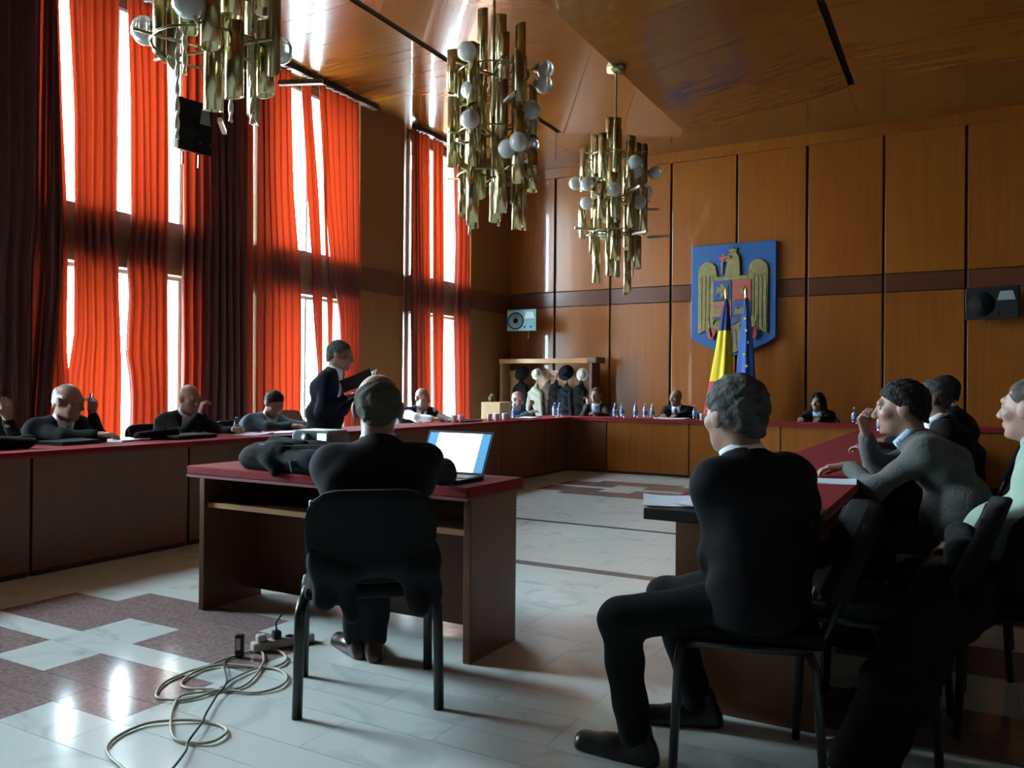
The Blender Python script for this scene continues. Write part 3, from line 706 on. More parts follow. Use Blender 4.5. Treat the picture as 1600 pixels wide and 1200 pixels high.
# ------------------------------------------------------------------ conference tables in a U, desk, chairs
TZ0, TZ1 = .735, .762
def table_unit(label, p0, p1, depth_dir, front_m, ends=(False, False), depth=.55, group='red topped conference table sections'):
    """front edge runs p0 -> p1 on the floor, depth_dir points away from the front"""
    p0, p1 = Vector((*p0, 0)), Vector((*p1, 0)); dd = Vector((*depth_dir, 0)); L = (p1-p0).length; ax = (p1-p0).normalized()
    root = empty('conference_table', p0+(p1-p0)/2+dd*depth/2, math.atan2(ax.y, ax.x), label=label, cat='table', group=group)
    sgn = 1 if Vector((-ax.y, ax.x, 0)).dot(dd) > 0 else -1
    F = -sgn*depth/2
    def bx(x0, x1, a, b, z0, z1): return MB().box((x0, min(F+sgn*a, F+sgn*b), z0), (x1, max(F+sgn*a, F+sgn*b), z1))
    h = L/2
    bx(-h+.008, h-.008, .02, .045, .035, TZ0-.012).build('front_panel', front_m, root, bevel=.003)
    bx(-h+.02, h-.02, .035, .05, 0, .06).build('plinth', M['recess'], root)
    for s, e in ((-1, ends[0]), (1, ends[1])):
        x0, x1 = (s*h-.03, s*h) if s > 0 else (s*h, s*h+.03)
        bx(x0, x1, .05, depth-.03, 0, TZ0-.012).build('side_panel', front_m, root, bevel=.003)
    bx(-h, h, -.03, depth, TZ0-.014, TZ0).build('top_board', M['baize_edge'], root)
    bx(-h+.0005, h-.0005, -.032, depth+.002, TZ0, TZ1).build('baize_top', M['baize'], root)
    return root
ys = [.6, 1.74, 2.88, 4.02, 5.17, 6.31, 7.45, 8.6, 9.75]
nm = ['behind the viewer', 'at the lower left picture edge', 'in front of the white-haired man', 'in front of the bald man in dark suit', 'in front of the man writing on papers', 'behind the standing man', 'in front of the man in a waistcoat', 'under the tan carton']
for i in range(8):
    table_unit('window row table section '+nm[i], (-4.9, ys[i]), (-4.9, ys[i+1]), (-1, 0), M['table'])
table_unit('corner table section joining window row and end row, red top', (-5.45, 10.5), (-4.34, 10.5), (0, 1), M['table'])
table_unit('last red topped section of window row, touching the corner', (-4.9, 9.75), (-4.9, 10.48), (-1, 0), M['table'])
xb = [-4.34, -3.17, -2.0, -.85, .55]
nb = ['with row of water bottles', 'in front of bald man in navy suit', 'in front of the curly-haired woman', 'in the far right corner']
for i in range(4):
    table_unit('honey-coloured end row table section '+nb[i], (xb[i], 10.5), (xb[i+1], 10.5), (0, 1), M['tableback'])
yr_ = [2.97, 4.0, 5.15, 6.3, 7.5, 8.9, 10.46]
nr = ['nearest the viewer, with papers on its end', 'under the elbows of the man in grey sweater', 'beside the first man in black jacket', 'beside the second man in black jacket', 'second from its far end', 'farthest, meeting the end row']
for i in range(6):
    table_unit('right row table section '+nr[i], (-.93, yr_[i]), (-.93, yr_[i+1]), (1, 0), M['table'], depth=.52)
# the near end of the right row: overhanging top with a black edge
e = empty('end_leaf', (-.66, 2.77, 0), label='black edged overhanging end leaf of right table row, holding papers', cat='table leaf')
MB().box((-.30, -.11, TZ0-.012), (.25, .195, TZ1)).build('leaf_board', M['black_edge'], e, bevel=.004)
MB().box((-.27, .16, 0), (.24, .19, TZ0-.014)).build('end_panel', M['table'], e)

d = empty('desk', (-2.63, 3.1, 0), label='free-standing red topped wooden desk with bag and laptop on it', cat='desk')
MB().box((-.85, -.27, .713), (.85, .22, .756)).build('baize_top', M['baize'], d, bevel=.006)
MB().box((-.85, -.272, .70), (.85, .222, .713)).build('top_board', M['baize_edge'], d)
for xs_ in (-.83, .80): MB().box((xs_-.018, -.19, 0), (xs_+.018, .21, .70)).build('side_panel', M['desk'], d, bevel=.003)
MB().box((-.81, .17, .04), (.78, .19, .70)).build('front_panel', M['desk'], d)
MB().box((-.81, -.15, .535), (.78, .17, .555)).build('shelf', M['desk'], d)
MB().box((-.81, -.17, .535), (.78, -.15, .56)).build('shelf_lip', M['rack'], d)

def make_chair(label, loc, rz, fab='fabric_black', group='black framed visitor chairs'):
    c = empty('visitor_chair', loc, rz, label=label, cat='chair', group=group)
    s = MB().cbox((0, .0, .435), (.46, .44, .05)).build('seat', M[fab], c, bevel=.02)
    # curved upholstered back
    vs = []; fs = []; n = 10; m = 8
    def edge(t, u):
        x = (u-.5)*(.45-.05*abs(2*t-1)**4); z = .50+.32*t-.04*abs(2*u-1)**6*(1 if t > .5 else -1)*abs(2*t-1)
        y = -.235-.11*t-.0+.035*(1-(2*u-1)**2)*-1
        return x, y, z
    for side, off in ((0, .022), (1, -.022)):
        for j in range(m+1):
            for i in range(n+1):
                x, y, z = edge(j/m, i/n); vs.append((x, y+off, z))
    q = (n+1)*(m+1)
    for j in range(m):
        for i in range(n):
            a = j*(n+1)+i; fs.append((a, a+n+1, a+n+2, a+1)); fs.append((q+a, q+a+1, q+a+n+2, q+a+n+1))
    per = [i for i in range(n+1)]+[j*(n+1)+n for j in range(1, m+1)]+[m*(n+1)+i for i in range(n-1, -1, -1)]+[j*(n+1) for j in range(m-1, 0, -1)]
    for a, b in zip(per, per[1:]+per[:1]): fs.append((a, b, q+b, q+a))
    MB().add(vs, fs).build('backrest', M[fab], c, True)
    for sx in (-1, 1):
        MB().tube([(sx*.235, .19, .41), (sx*.245, .20, .36), (sx*.25, .215, .0)], .0135, 10, ell=1.4).build('leg', M['black'], c, True)
        MB().tube([(sx*.235, -.17, .41), (sx*.245, -.19, .36), (sx*.25, -.215, .0)], .0135, 10, ell=1.4).build('leg', M['black'], c, True)
        MB().tube([(sx*.235, .19, .41), (sx*.235, -.17, .41)], .0125, 10).build('side_rail', M['black'], c, True)
        MB().tube([(sx*.20, -.10, .412), (sx*.20, -.20, .425), (sx*.20, -.225, .47), (sx*.20, -.33, .78)], .0115, 8).build('back_post', M['black'], c, True)
    return c
ch0 = make_chair('black visitor chair under the man at the desk, seen from behind', (-1.99, 2.46, 0), head_rot(-.648, .761))
UP = A3((0, 0, 1)); n_ch = [0]
def seat(label, p, f, back=.02):
    f = nrm((*f, 0)); c = copy_tree(ch0); c.location = (p[0]-f[0]*back+f[0]*.02, p[1]-f[1]*back+f[1]*.02, 0); c.rotation_euler = (0, 0, head_rot(f[0], f[1])); c['label'] = label; return c
seat('black visitor chair with round-cornered back under the grey-haired man at right', (-.61, 2.66), (-.97, -.25))
# -- the man at the desk, seen from behind
desk_man = person('balding man in black suit sitting at the desk with his back turned', (-1.96, 2.44), (-.648, .761), (-1.945, 2.45, 1.083), (-1.93, 2.40, .54), hair='ring', hairm='hair_ash', skin='skin_r', fine=True, hs=1.13,
       lw=(-2.30, 2.93, .80), rw=(-1.98, 2.98, .80), lpole=(-.8, -.3, -.5), rpole=(.8, -.3, -.5), la=(-2.31, 2.77, .07), ra=(-2.22, 2.78, .07), shoes='shoe_brown', hem=.12, broad=1.08, bulge=.06, top='suit_char', shoulder_tilt=1, look=(-4, -8), lk=(.1, .5, .8), rk=(.0, .5, .8), lfoot=25, rfoot=5)
softobj('coat_tail', M['suit_char'], [('c', (-.19, -.235, .60), (-.17, -.235, .43), .035, .035), ('c', (-.12, -.235, .55), (-.07, -.24, .37), .045, .025), ('c', (.10, -.235, .6), (.16, -.24, .39), .045, .03), ('c', (-.17, -.235, .54), (.19, -.235, .54), .045, .045), ('c', (.19, -.22, .60), (.21, -.20, .42), .035, .04)], .011, .04, desk_man, noise=folds(.006, 24, 1))
# -- the grey-haired man at the right
person('grey-haired man in black suit sitting sideways at the near end of right table', (-.60, 2.62), (-.99, .10), (-.655, 2.67, 1.085), (-.575, 2.60, .53), hair='thick', hairm='hair_grey', fine=True, hs=1.06, twist=-26, shoulder_tilt=1,
       lw=(-.64, 2.80, .70), rw=(-.64, 2.74, .74), lpole=(-1, .1, -.7), rpole=(.6, -.2, -.8), la=(-.90, 2.43, .07), ra=(-.80, 2.80, .07), rfoot=25, lfoot=4, look=(-32, -3), top='suit_black', broad=1.08, belly=.02, hem=.12, lk=(-.3, .5, .9), rk=(.0, .6, .8))
# -- man in the grey sweater
person('dark-haired man in grey sweater leaning on right table, hand at nose', (-.05, 4.13), (-1, 0), (-.255, 4.15, 1.09), (-.02, 4.12, .54), hair='thick', hairm='hair_brown', fine=True, top='sweater', vneck=False, tie=None, collar='shirt_blue', look=(4, -4), hs=1.05,
       lw=(-.475, 4.12, .815), rw=(-.405, 4.20, .965), lpole=(-.7, -.7, -.2), rpole=(.4, .6, -.9), lhand=((-.15, .95, -.12), UP, (20, 25, 15)), rhand=((-.25, .20, .95), (0.3, .8, -.2), (45, 55, 35)), bulge=.09, belly=.03, broad=1.1)
make_chair('teal upholstered visitor chair under the man in grey sweater', (-.03, 4.12, 0), head_rot(-1, .05), 'fabric_teal')
person('man in black jacket at right table, just behind the grey sweater', (0, 5.63), (-1, 0), (-.175, 5.63, 1.125), (.0, 5.63, .54), hair='short', hairm='hair_grey', top='coat_black', lw=(-.5, 5.5, .8), rw=(-.5, 5.8, .8), tie=None, broad=1.1)
seat('visitor chair under the nearer man in black jacket on right row', (0, 5.63), (-1, 0))
person('dark-haired man in black jacket farther along the right table', (.02, 6.8), (-1, .1), (-.135, 6.8, 1.17), (.02, 6.8, .54), hair='short', hairm='hair_brown', skin='skin_r', top='suit_black', lw=(-.5, 6.65, .8), rw=(-.5, 6.95, .8), broad=1.1)
seat('visitor chair under the farther man in black jacket on right row', (.02, 6.8), (-1, .1))
person('cropped grey-haired man in pale green shirt at the right picture edge', (.21, 3.42), (-1, .03), (.215, 3.50, 1.11), (.21, 3.40, .54), hair='crop', hairm='hair_ash', fine=True, hs=1.0, top='vest', vest=True, open_vest=True, shirt='shirt_green', collar='shirt_green', vneck=False, tie=None,
       lw=(.02, 3.38, .60), rw=(.02, 3.52, .60), lpole=(-.5, -.9, -.5), belly=.11, look=(-28, 0), skin='skin', broad=1.1, bulge=.03)
seat('visitor chair under the man in pale green shirt', (.21, 3.40), (-1, .03))
# -- window row
LX = -5.97
person('suited man cut off by left picture edge, raising his hand', (LX, 3.0), (1, 0), (-5.70, 2.99, 1.06), (LX, 2.98, .54), hair='short', hairm='hair_brown', lw=(-5.46, 3.035, .93), rw=(-5.42, 2.75, .80), lpole=(-.5, .2, -.9), lhand=((.1, 0, 1), (-.6, -.5, 0), (15, 20, 15)))
person('white-haired man in dark suit at window row, holding a phone to his ear', (LX, 3.58), (1, .05), (-5.70, 3.60, 1.04), (LX, 3.58, .54), hair='ring', hairm='hair_white', skin='skin_r', lw=(-5.63, 3.735, .95), rw=(-5.35, 3.62, .81), lpole=(-.3, .5, -.9), lhand=((-.1, -.1, 1), (.2, 1, 0), (40, 40, 25)), look=(18, -12), shoulder_tilt=-3, tie='tie_blue', bulge=.08, broad=1.12, hs=1.1)
ph = MB().cbox((0, 0, 0), (.012, .07, .13)).build('mobile_phone', [M['plastic_grey']], None, loc=(-5.64, 3.722, 1.04), bevel=.005); ph.rotation_euler = (0, .15, .9); tag(ph, 'small pale mobile phone held at the ear of the white-haired man', 'phone')
person('bald man in dark suit at window row in front of the brown curtain', (LX, 4.70), (1, -.05), (-5.70, 4.66, 1.055), (LX, 4.70, .54), hair='bald', skin='skin_r', lw=(-5.35, 4.82, .80), rw=(-5.50, 4.60, .93), rpole=(.4, .5, -.9), rhand=((-.1, .2, .9), (.8, -.3, 0), (45, 50, 30)), look=(0, -8), broad=1.1)
person('dark-haired man in navy suit bent over papers at the window row', (LX, 5.62), (1, -.12), (-5.68, 5.60, 1.0), (LX, 5.62, .54), hair='short', hairm='hair_brown', lw=(-5.28, 5.68, .80), rw=(-5.30, 5.52, .80), look=(0, -28), top='suit_teal', bulge=.10)
person('bald man in waistcoat and white shirtsleeves at the far window', (LX, 8.10), (.85, -.5), (-5.70, 8.03, 1.035), (LX, 8.10, .54), hair='bald', top='vest', vest=True, lw=(-5.42, 8.28, .80), rw=(-5.38, 7.85, .80), lpole=(-.9, -.1, -.4), rpole=(.9, -.1, -.4), look=(8, -10), broad=1.22, belly=.03, tie='tie', hs=1.05)
person('grey-headed man in slate jacket at the corner, hand on his chin', (-6.1, 10.85), (.95, -.35), (-5.89, 10.78, 1.0), (-6.1, 10.85, .54), hair='ring', hairm='hair_white', skin='skin_r', top='suit_teal', lw=(-5.72, 10.85, .90), rw=(-5.62, 10.62, .80), lpole=(-.4, .4, -.9), lhand=((-.5, -.2, .8), (.6, .8, 0), (45, 50, 30)), look=(8, -15), shirt='shirt_blue')
for l, p, f in (('chair under the man cut off at left picture edge', (LX, 2.98), (1, 0)), ('chair under the white-haired man with phone', (LX, 3.58), (1, .05)), ('chair under the bald man before the brown curtain', (LX, 4.70), (1, -.05)), ('chair under the man bent over papers', (LX, 5.62), (1, -.12)), ('chair under the man in waistcoat', (LX, 8.10), (.85, -.5)), ('chair under the man in slate jacket', (-6.1, 10.85), (.95, -.35))): seat('black visitor '+l, p, f)
# -- end row
BY = 11.58
person('grey-jacketed man at end row resting chin on hand before the coats', (-4.95, BY), (.05, -1), (-4.88, 11.40, 1.07), (-4.95, BY, .54), hair='short', hairm='hair_ash', top='suit_grey', lw=(-4.72, 11.05, .80), rw=(-4.93, 11.22, .93), rpole=(.2, .7, -.9), rhand=((.25, -.05, .95), (-.5, -.8, 0), (45, 50, 30)), look=(-6, 0), shirt='shirt_blue', tie=None)
person('bald man in navy suit at end row with papers before him', (-3.62, BY), (0, -1), (-3.635, 11.40, 1.05), (-3.62, BY, .54), hair='bald', skin='skin', top='suit_navy', lw=(-3.50, 11.0, .80), rw=(-3.68, 10.98, .80), look=(-22, -4), broad=1.1, tie='tie')
person('person in dark suit at end row, hidden behind the grey-haired man', (-2.93, BY), (0, -1), (-2.90, 11.42, 1.0), (-2.93, BY, .54), hair='short', hairm='hair_brown', lw=(-2.8, 11.0, .80), rw=(-3.08, 11.0, .80), top='suit_navy')
person('woman with long black curly hair in black jacket at end row', (-1.70, BY), (0, -1), (-1.70, 11.40, 1.015), (-1.70, BY, .54), s=.88, hair='curly', hairm='hair_black', top='suit_black', shirt='shirt_blue', tie=None, lw=(-1.62, 11.0, .80), rw=(-1.84, 10.98, .80), look=(-15, -4), collar='shirt_blue')
for l, x in (('man resting chin on hand', -4.95), ('bald man in navy suit', -3.62), ('hidden person in dark suit', -2.93), ('woman with curly hair', -1.70)): seat('black visitor chair behind end row under the '+l, (x, BY), (0, -1))
# -- standing speaker
person('grey-haired man in dark suit standing and reading from a black folder', (-4.585, 5.09), (.874, .486), (-4.495, 5.16, 1.425), (-4.60, 5.09, .79), s=.91, hair='short', hairm='hair_grey', skin='skin_r', top='suit_navy', standing=True, hem=.16, lw=(-4.40, 5.25, 1.09), rw=(-4.36, 5.08, 1.07), lpole=(-.5, -.7, -.6), rpole=(.5, -.7, -.6), look=(0, -8), bulge=.05, belly=.03,
       la=(-4.66, 5.17, .07), ra=(-4.57, 5.01, .07), lk=(0, 1, 0), rk=(0, 1, 0), curl=(40, 45, 30), broad=1.05, hs=1.05)
f = empty('document_folder', (-4.30, 5.16, 1.115), head_rot(.874, .486), label='open black folder held by the standing man', cat='folder')
for s in (-1, 1):
    def leaf(x0, x1, y0, y1, off, t):
        P = [(s*x, y, .55*abs(x)+.42*(y+.12)+off) for x, y in ((x0, y0), (x1, y0), (x1, y1), (x0, y1))]
        return MB().add(P+[(x, y, z+t) for x, y, z in P], [(0, 1, 2, 3), (4, 7, 6, 5), (0, 4, 5, 1), (1, 5, 6, 2), (2, 6, 7, 3), (3, 7, 4, 0)])
    leaf(0, .17, -.12, .12, 0, .006).build('cover', M['plastic_black'], f); leaf(.008, .155, -.105, .10, .008, .003).build('sheet', M['paper_b'], f)
# tan chair behind the window row
M['fabric_tan'] = mat('tan_upholstery', (.30, .20, .12), .8, bump=(150, .3))
tc_ = make_chair('tan high-backed chair standing empty behind window row near standing man', (-5.85, 6.28, 0), head_rot(1, 0), 'fabric_tan', None); tc_.scale = (.75, .9, 1.12)
# chair with a long black coat at lower right
e = seat('empty black chair with a long black coat thrown over it, lower right', (-.26, 3.10), (-1, .05)); 
c = softobj('coat', M['coat_black'], [('c', (.00, 2.92, .66), (.0, 3.24, .66), .055, .055), ('c', (.05, 2.92, .52), (.05, 3.24, .50), .05, .05), ('c', (.0, 2.90, .45), (.04, 3.2, .42), .06, .06), ('c', (-.08, 2.92, .58), (-.08, 3.24, .54), .05, .05),
        ('c', (-.10, 2.88, .50), (-.20, 2.80, .28), .075, .065), ('c', (-.20, 2.80, .28), (-.335, 2.70, -.06), .065, .06), ('c', (-.04, 2.90, .45), (-.13, 2.80, .25), .065, .06), ('c', (-.13, 2.80, .25), (-.25, 2.70, -.06), .06, .055)], .012, .04, noise=folds(.005, 24, 1), cut=lambda d, X, Y, Z: np.maximum(d, .004-Z))
tag(c, 'long black coat draped over the empty chair, its hem trailing to the floor', 'coat')

# ------------------------------------------------------------------ things on the desk
lp = empty('laptop', (-2.055, 3.01, .756), label='open laptop with lit white document on the desk', cat='laptop')
MB().cbox((0, 0, .010), (.36, .215, .016)).build('base', M['plastic_black'], lp, bevel=.004)
kb = MB(); 
for r_ in range(5):
    for k in range(13): kb.cbox((-.155+k*.0258, .065-r_*.022, .0195), (.021, .017, .003))
kb.build('keyboard', M['plastic_grey'], lp)
MB().cbox((0, -.075, .0187), (.09, .05, .0015)).build('touchpad', M['plastic_grey'], lp)
a = math.radians(27)
def scr(x0, x1, z0, z1, t0, t1):
    vs = []
    for t in (t0, t1):
        for x, z in ((x0, z0), (x1, z0), (x1, z1), (x0, z1)): vs.append((x, .105+z*math.sin(a)-t*math.cos(a), .016+z*math.cos(a)+t*math.sin(a)))
    return MB().add(vs, [(0, 1, 2, 3), (4, 7, 6, 5), (0, 4, 5, 1), (1, 5, 6, 2), (2, 6, 7, 3), (3, 7, 4, 0)])
scr(-.18, .18, 0, .215, -.004, .004).build('lid', M['plastic_black'], lp)
scr(-.168, .168, .012, .203, .0042, .0052).build('screen', M['screen_blue'], lp)
scr(-.118, .122, .012, .203, .0053, .0058).build('document', M['screen_white'], lp)
b = empty('shoulder_bag', (-2.80, 2.99, .757), label='slumped black nylon bag lying on the left part of the desk', cat='bag')
bl = folds(.007, 20, 2)
softobj('body', M['bag'], [('e', (-.12, .0, .07), (.26, .15, .075)), ('e', (.15, .0, .055), (.26, .16, .065)), ('e', (-.30, -.02, .05), (.12, .12, .055)), ('c', (-.28, -.10, .045), (.28, -.12, .045), .045, .05), ('c', (-.25, .06, .085), (.0, .06, .08), .05, .05)], .010, .05, b, noise=bl, cut=lambda d, X, Y, Z: np.maximum(d, .001-Z))
softobj('flap', M['bag'], [('c', (-.26, -.13, .075), (.04, -.15, .055), .035, .025), ('c', (-.10, -.155, .05), (-.05, -.17, .0), .03, .018), ('c', (-.24, .0, .125), (.0, -.03, .125), .03, .025), ('c', (-.26, -.08, .10), (-.05, -.10, .10), .04, .04)], .010, .05, b, noise=bl)
softobj('pocket', M['bag_grey'], [('c', (.06, -.175, .055), (.30, -.10, .10), .012, .012), ('c', (.06, -.175, .055), (.07, -.18, .015), .012, .01)], .006, .01, b)
MB().tube([(-.3, -.05, .095), (-.2, -.12, .125), (0, -.12, .125), (.2, -.02, .128), (.32, .06, .10)], .010, 8, ell=.4).build('strap', M['plastic_black'], b, True)
cs = MB().cbox((0, 0, .055), (.34, .16, .11)).build('equipment_case', M['plastic_black'], None, loc=(-2.87, 3.23, .757), bevel=.02); tag(cs, 'flat black case lying behind the bag, carrying the grey projector', 'case')
pr = empty('projector', (-2.93, 3.22, .868), .12, label='small grey projector with lit panel on top of the black case', cat='projector')
MB().prism([(-.12, 0), (.12, 0), (.12, .055), (.10, .075), (-.10, .075), (-.12, .05)], None, 'y', -.085, .085).build('housing', M['plastic_grey'], pr, bevel=.006)
m_ = MB(); m_.tube([(-.03, -.086, .035), (-.03, -.098, .035)], .026, 16); m_.build('lens_ring', M['plastic_black'], pr, True)
MB().tube([(-.03, -.095, .035), (-.03, -.1, .035)], .018, 16).build('lens', M['globe'], pr, True)
MB().cbox((.065, -.087, .042), (.05, .004, .034)).build('display', M['lamp_led'], pr)
for k in range(3): MB().cbox((.10, -.087, .03+.012*k), (.008, .004, .006)).build('button', M['black'], pr)

# ------------------------------------------------------------------ floor: cables, power strip, adapter
def spline(pts, z=.006, n=6):
    P = [Vector((x, y, z)) for x, y in pts]; out = []
    for i in range(len(P)-1):
        p0, p1, p2, p3 = P[max(i-1, 0)], P[i], P[i+1], P[min(i+2, len(P)-1)]
        for k in range(n):
            t = k/n; q = .5*((2*p1)+(-p0+p2)*t+(2*p0-5*p1+4*p2-p3)*t*t+(-p0+3*p1-3*p2+p3)*t**3); q.z = z+.004*abs(math.sin(.9*(i+t))); out.append(q)
    return out+[P[-1]]
c1 = [(-2.71, 2.61), (-2.62, 2.62), (-2.51, 2.56), (-2.48, 2.48), (-2.53, 2.41), (-2.52, 2.28), (-2.48, 2.17), (-2.5, 2.05), (-2.58, 2.0), (-2.64, 2.02), (-2.72, 2.12), (-2.74, 2.24), (-2.72, 2.33), (-2.73, 2.44), (-2.71, 2.58), (-2.6, 2.52), (-2.49, 2.38), (-2.43, 2.26), (-2.45, 2.19), (-2.52, 2.15), (-2.59, 2.12), (-2.66, 2.15), (-2.71, 2.25), (-2.69, 2.36), (-2.57, 2.42), (-2.46, 2.45), (-2.35, 2.4), (-2.3, 2.31), (-2.34, 2.22), (-2.45, 2.18), (-2.5, 2.13), (-2.55, 2.06), (-2.48, 1.97), (-2.38, 1.88), (-2.26, 1.8), (-2.18, 1.81), (-2.13, 1.85), (-2.15, 1.92), (-2.22, 1.95), (-2.3, 1.94), (-2.37, 1.9), (-2.44, 1.83), (-2.44, 1.73), (-2.39, 1.65), (-2.32, 1.61), (-2.24, 1.59), (-2.14, 1.56)]
tag(MB().tube(spline(c1), .0052, 8).build('extension_cable', M['cable'], None, True), 'beige cable lying in loose loops on the floor before the desk', 'cable')
c2 = [(-2.70, 2.50), (-2.68, 2.38), (-2.49, 2.22), (-2.41, 2.1), (-2.32, 1.98), (-2.26, 1.91), (-2.18, 1.79), (-2.14, 1.75), (-2.09, 1.68), (-2.05, 1.61), (-2.0, 1.5)]
tag(MB().tube(spline(c2, .016), .004, 8).build('charger_cable', M['cable_dark'], None, True), 'thin dark cable running from the upright adapter over the beige loops', 'cable')
ps = empty('power_strip', (-2.66, 2.69, 0), math.atan2(.19, .09), label='beige power strip with plugs on the floor by the desk', cat='power strip')
MB().cbox((0, 0, .022), (.28, .055, .04)).build('housing', M['strip'], ps, bevel=.008)
for k in range(4): MB().lathe([(.019, 0), (.019, .004), (.014, .004), (.014, .001)], 14, (-.09+k*.06, 0, .0415)).build('socket', M['plastic_black'], ps)
MB().cbox((-.03, 0, .06), (.035, .04, .035)).build('plug', M['plastic_black'], ps, bevel=.006)
MB().tube([(-.03, 0, .075), (-.03, .01, .11), (0, .02, .14)], .004, 8).build('plug_cord', M['plastic_black'], ps, True)
MB().cbox((-.10, 0, .058), (.04, .04, .03)).build('plug', M['strip'], ps, bevel=.006)
ad = empty('power_adapter', (-2.715, 2.49, 0), .4, label='black power adapter standing upright among the cable loops', cat='adapter')
MB().cbox((0, 0, .05), (.035, .028, .10)).build('housing', M['plastic_black'], ad, bevel=.006)
MB().cbox((0, -.0148, .06), (.02, .001, .05)).build('rating_plate', M['strip'], ad)

# ------------------------------------------------------------------ things on the tables
TT = TZ1+.001
def sheet(name, label, x, y, rz, w_, d_, t=.003, m='white', cat='paper', z=TT, curl=.006):
    n = 6; vs = []; fs = []
    for j in range(n+1):
        for i in range(n+1):
            u, v = i/n-.5, j/n-.5; zz = curl*(2*abs(u))**3*(1 if v > 0 else .3)
            vs.append((u*w_, v*d_, zz)); 
    N = len(vs); vs += [(a_, b_, c_+t) for a_, b_, c_ in vs]
    for j in range(n):
        for i in range(n):
            k = j*(n+1)+i; fs.append((k, k+n+1, k+n+2, k+1)); fs.append((N+k, N+k+1, N+k+n+2, N+k+n+1))
    per = [i for i in range(n+1)]+[j*(n+1)+n for j in range(1, n+1)]+[n*(n+1)+i for i in range(n-1, -1, -1)]+[j*(n+1) for j in range(n-1, 0, -1)]
    for p, q in zip(per, per[1:]+per[:1]): fs.append((p, q, N+q, N+p))
    o = MB().add(vs, fs).build(name, M[m], None, loc=(x, y, z)); o.rotation_euler = (0, 0, rz); return tag(o, label, cat)
sheet('paper_stack', 'white papers lying before the white-haired man on phone', -5.28, 3.76, .2, .21, .28, .012)
sheet('paper_folder', 'pale grey folder on window row left of the white-haired man', -5.30, 3.38, .1, .24, .34, .022, 'bag_grey', 'folder')
sheet('paper_sheet', 'sheet under the writing hands of the man bent over papers', -5.22, 5.60, .1, .21, .29, .004)
sheet('paper_sheet', 'sheets on window row between two men, left of the writing man', -5.12, 5.15, -.2, .21, .29, .006)
sheet('paper_sheet', 'loose sheet on window row beside the small bottle', -5.15, 4.86, .3, .21, .29, .004, 'paper_b')
sheet('paper_stack', 'white papers on the window row near the room corner', -5.10, 9.62, .1, .24, .42, .012)
sheet('paper_sheet', 'dark document spread out before the man in waistcoat', -5.2, 8.2, .1, .22, .5, .012, 'suit_navy', 'document')
sheet('paper_sheet', 'papers under the hands of bald man in navy suit', -3.50, 10.82, 0, .42, .30, .012)
sheet('paper_sheet', 'grey sheet on right table below the sweater sleeve', -.56, 3.86, .1, .30, .21, .004, 'paper_b')
sheet('paper_sheet', 'white sheet sticking out over left edge of near table end', -.92, 2.86, .35, .21, .29, .003, 'paper_b')
sheet('paper_sheet', 'white papers on table end beside the grey-haired man', -.74, 2.83, -.1, .24, .21, .004, z=TT+.006)
tp = empty('laptop_sleeve', (-5.2, 4.22, TT), .1, label='teal grey folded laptop sleeve before bald man at window row', cat='sleeve')
MB().cbox((0, 0, .016), (.25, .40, .03)).build('body', M['bag_grey'], tp, bevel=.012); MB().cbox((.126, 0, .016), (.004, .38, .006)).build('zip', M['plastic_black'], tp)
bb = empty('briefcase', (-5.22, 3.98, TT), 1.4, label='black leather case on window row between the white-haired and bald men', cat='case')
softobj('body', M['bag'], [('c', (-.13, 0, .03), (.13, 0, .04), .032, .045), ('c', (-.12, .06, .03), (.12, .06, .03), .03, .03)], .01, .03, bb, noise=folds(.004, 30, 1)); MB().tube([(-.05, -.03, .06), (-.04, -.05, .085), (.04, -.05, .085), (.05, -.03, .06)], .007, 8).build('handle', M['plastic_black'], bb, True)
gb = empty('shoulder_bag', (-5.15, 2.80, TT), 1.5, label='dark bag with teal rim at left picture edge on window row', cat='bag')
softobj('body', M['bag'], [('c', (-.18, 0, .035), (.18, 0, .04), .04, .045), ('c', (-.15, .08, .03), (.15, .08, .03), .035, .035)], .012, .03, gb, noise=folds(.005, 25, 3)); MB().tube([(-.2, -.05, .05), (0, -.05, .075), (.2, -.05, .055)], .008, 8).build('strap', M['fabric_teal'], gb, True)
# bottles
bt = empty('water_bottle', (0, 0, 0), label='', cat='bottle')
MB().lathe([(0, 0), (.030, 0), (.033, .006), (.033, .045), (.031, .05), (.033, .055), (.033, .125), (.028, .150), (.014, .178), (.0125, .19)], 16).build('plastic_shell', M['bottle'], bt, True)
MB().lathe([(.0335, .058), (.0338, .060), (.0338, .112), (.0335, .114)], 16).build('label_band', M['bottle_label'], bt, True)
MB().lathe([(.0145, .186), (.0145, .204), (.012, .206), (0, .206)], 12).build('cap', M['cap'], bt, True)
first = True
def bottle(x, y, label, group=None, z=TT, s=1.0):
    global first
    o = bt if first else copy_tree(bt); first = False
    o.location = (x, y, z); o.scale = (s, s, s); o['label'] = label
    if group: o['group'] = group
    elif 'group' in o: del o['group']
    return o
for x, l in ((-4.257, 'first water bottle to the right of the grey-jacketed man'), (-4.153, 'second water bottle to the right of the grey-jacketed man')): bottle(x, 10.62, l, 'water bottles on the end row')
for x, l in ((-3.955, 'third bottle counted leftwards from bald navy-suited man'), (-3.816, 'second bottle counted leftwards from bald navy-suited man'), (-3.715, 'bottle standing closest at the left of bald navy-suited man')): bottle(x, 10.62, l, 'water bottles on the end row')
bottle(-3.128, 10.64, 'water bottle right of the papers of the navy-suited man')
for x, y, l in ((-5.0, 9.05, 'left one of two bottles before the man in slate jacket'), (-5.03, 9.20, 'right one of two bottles before the man in slate jacket')): bottle(x, y, l, 'two bottles before the man in slate jacket')
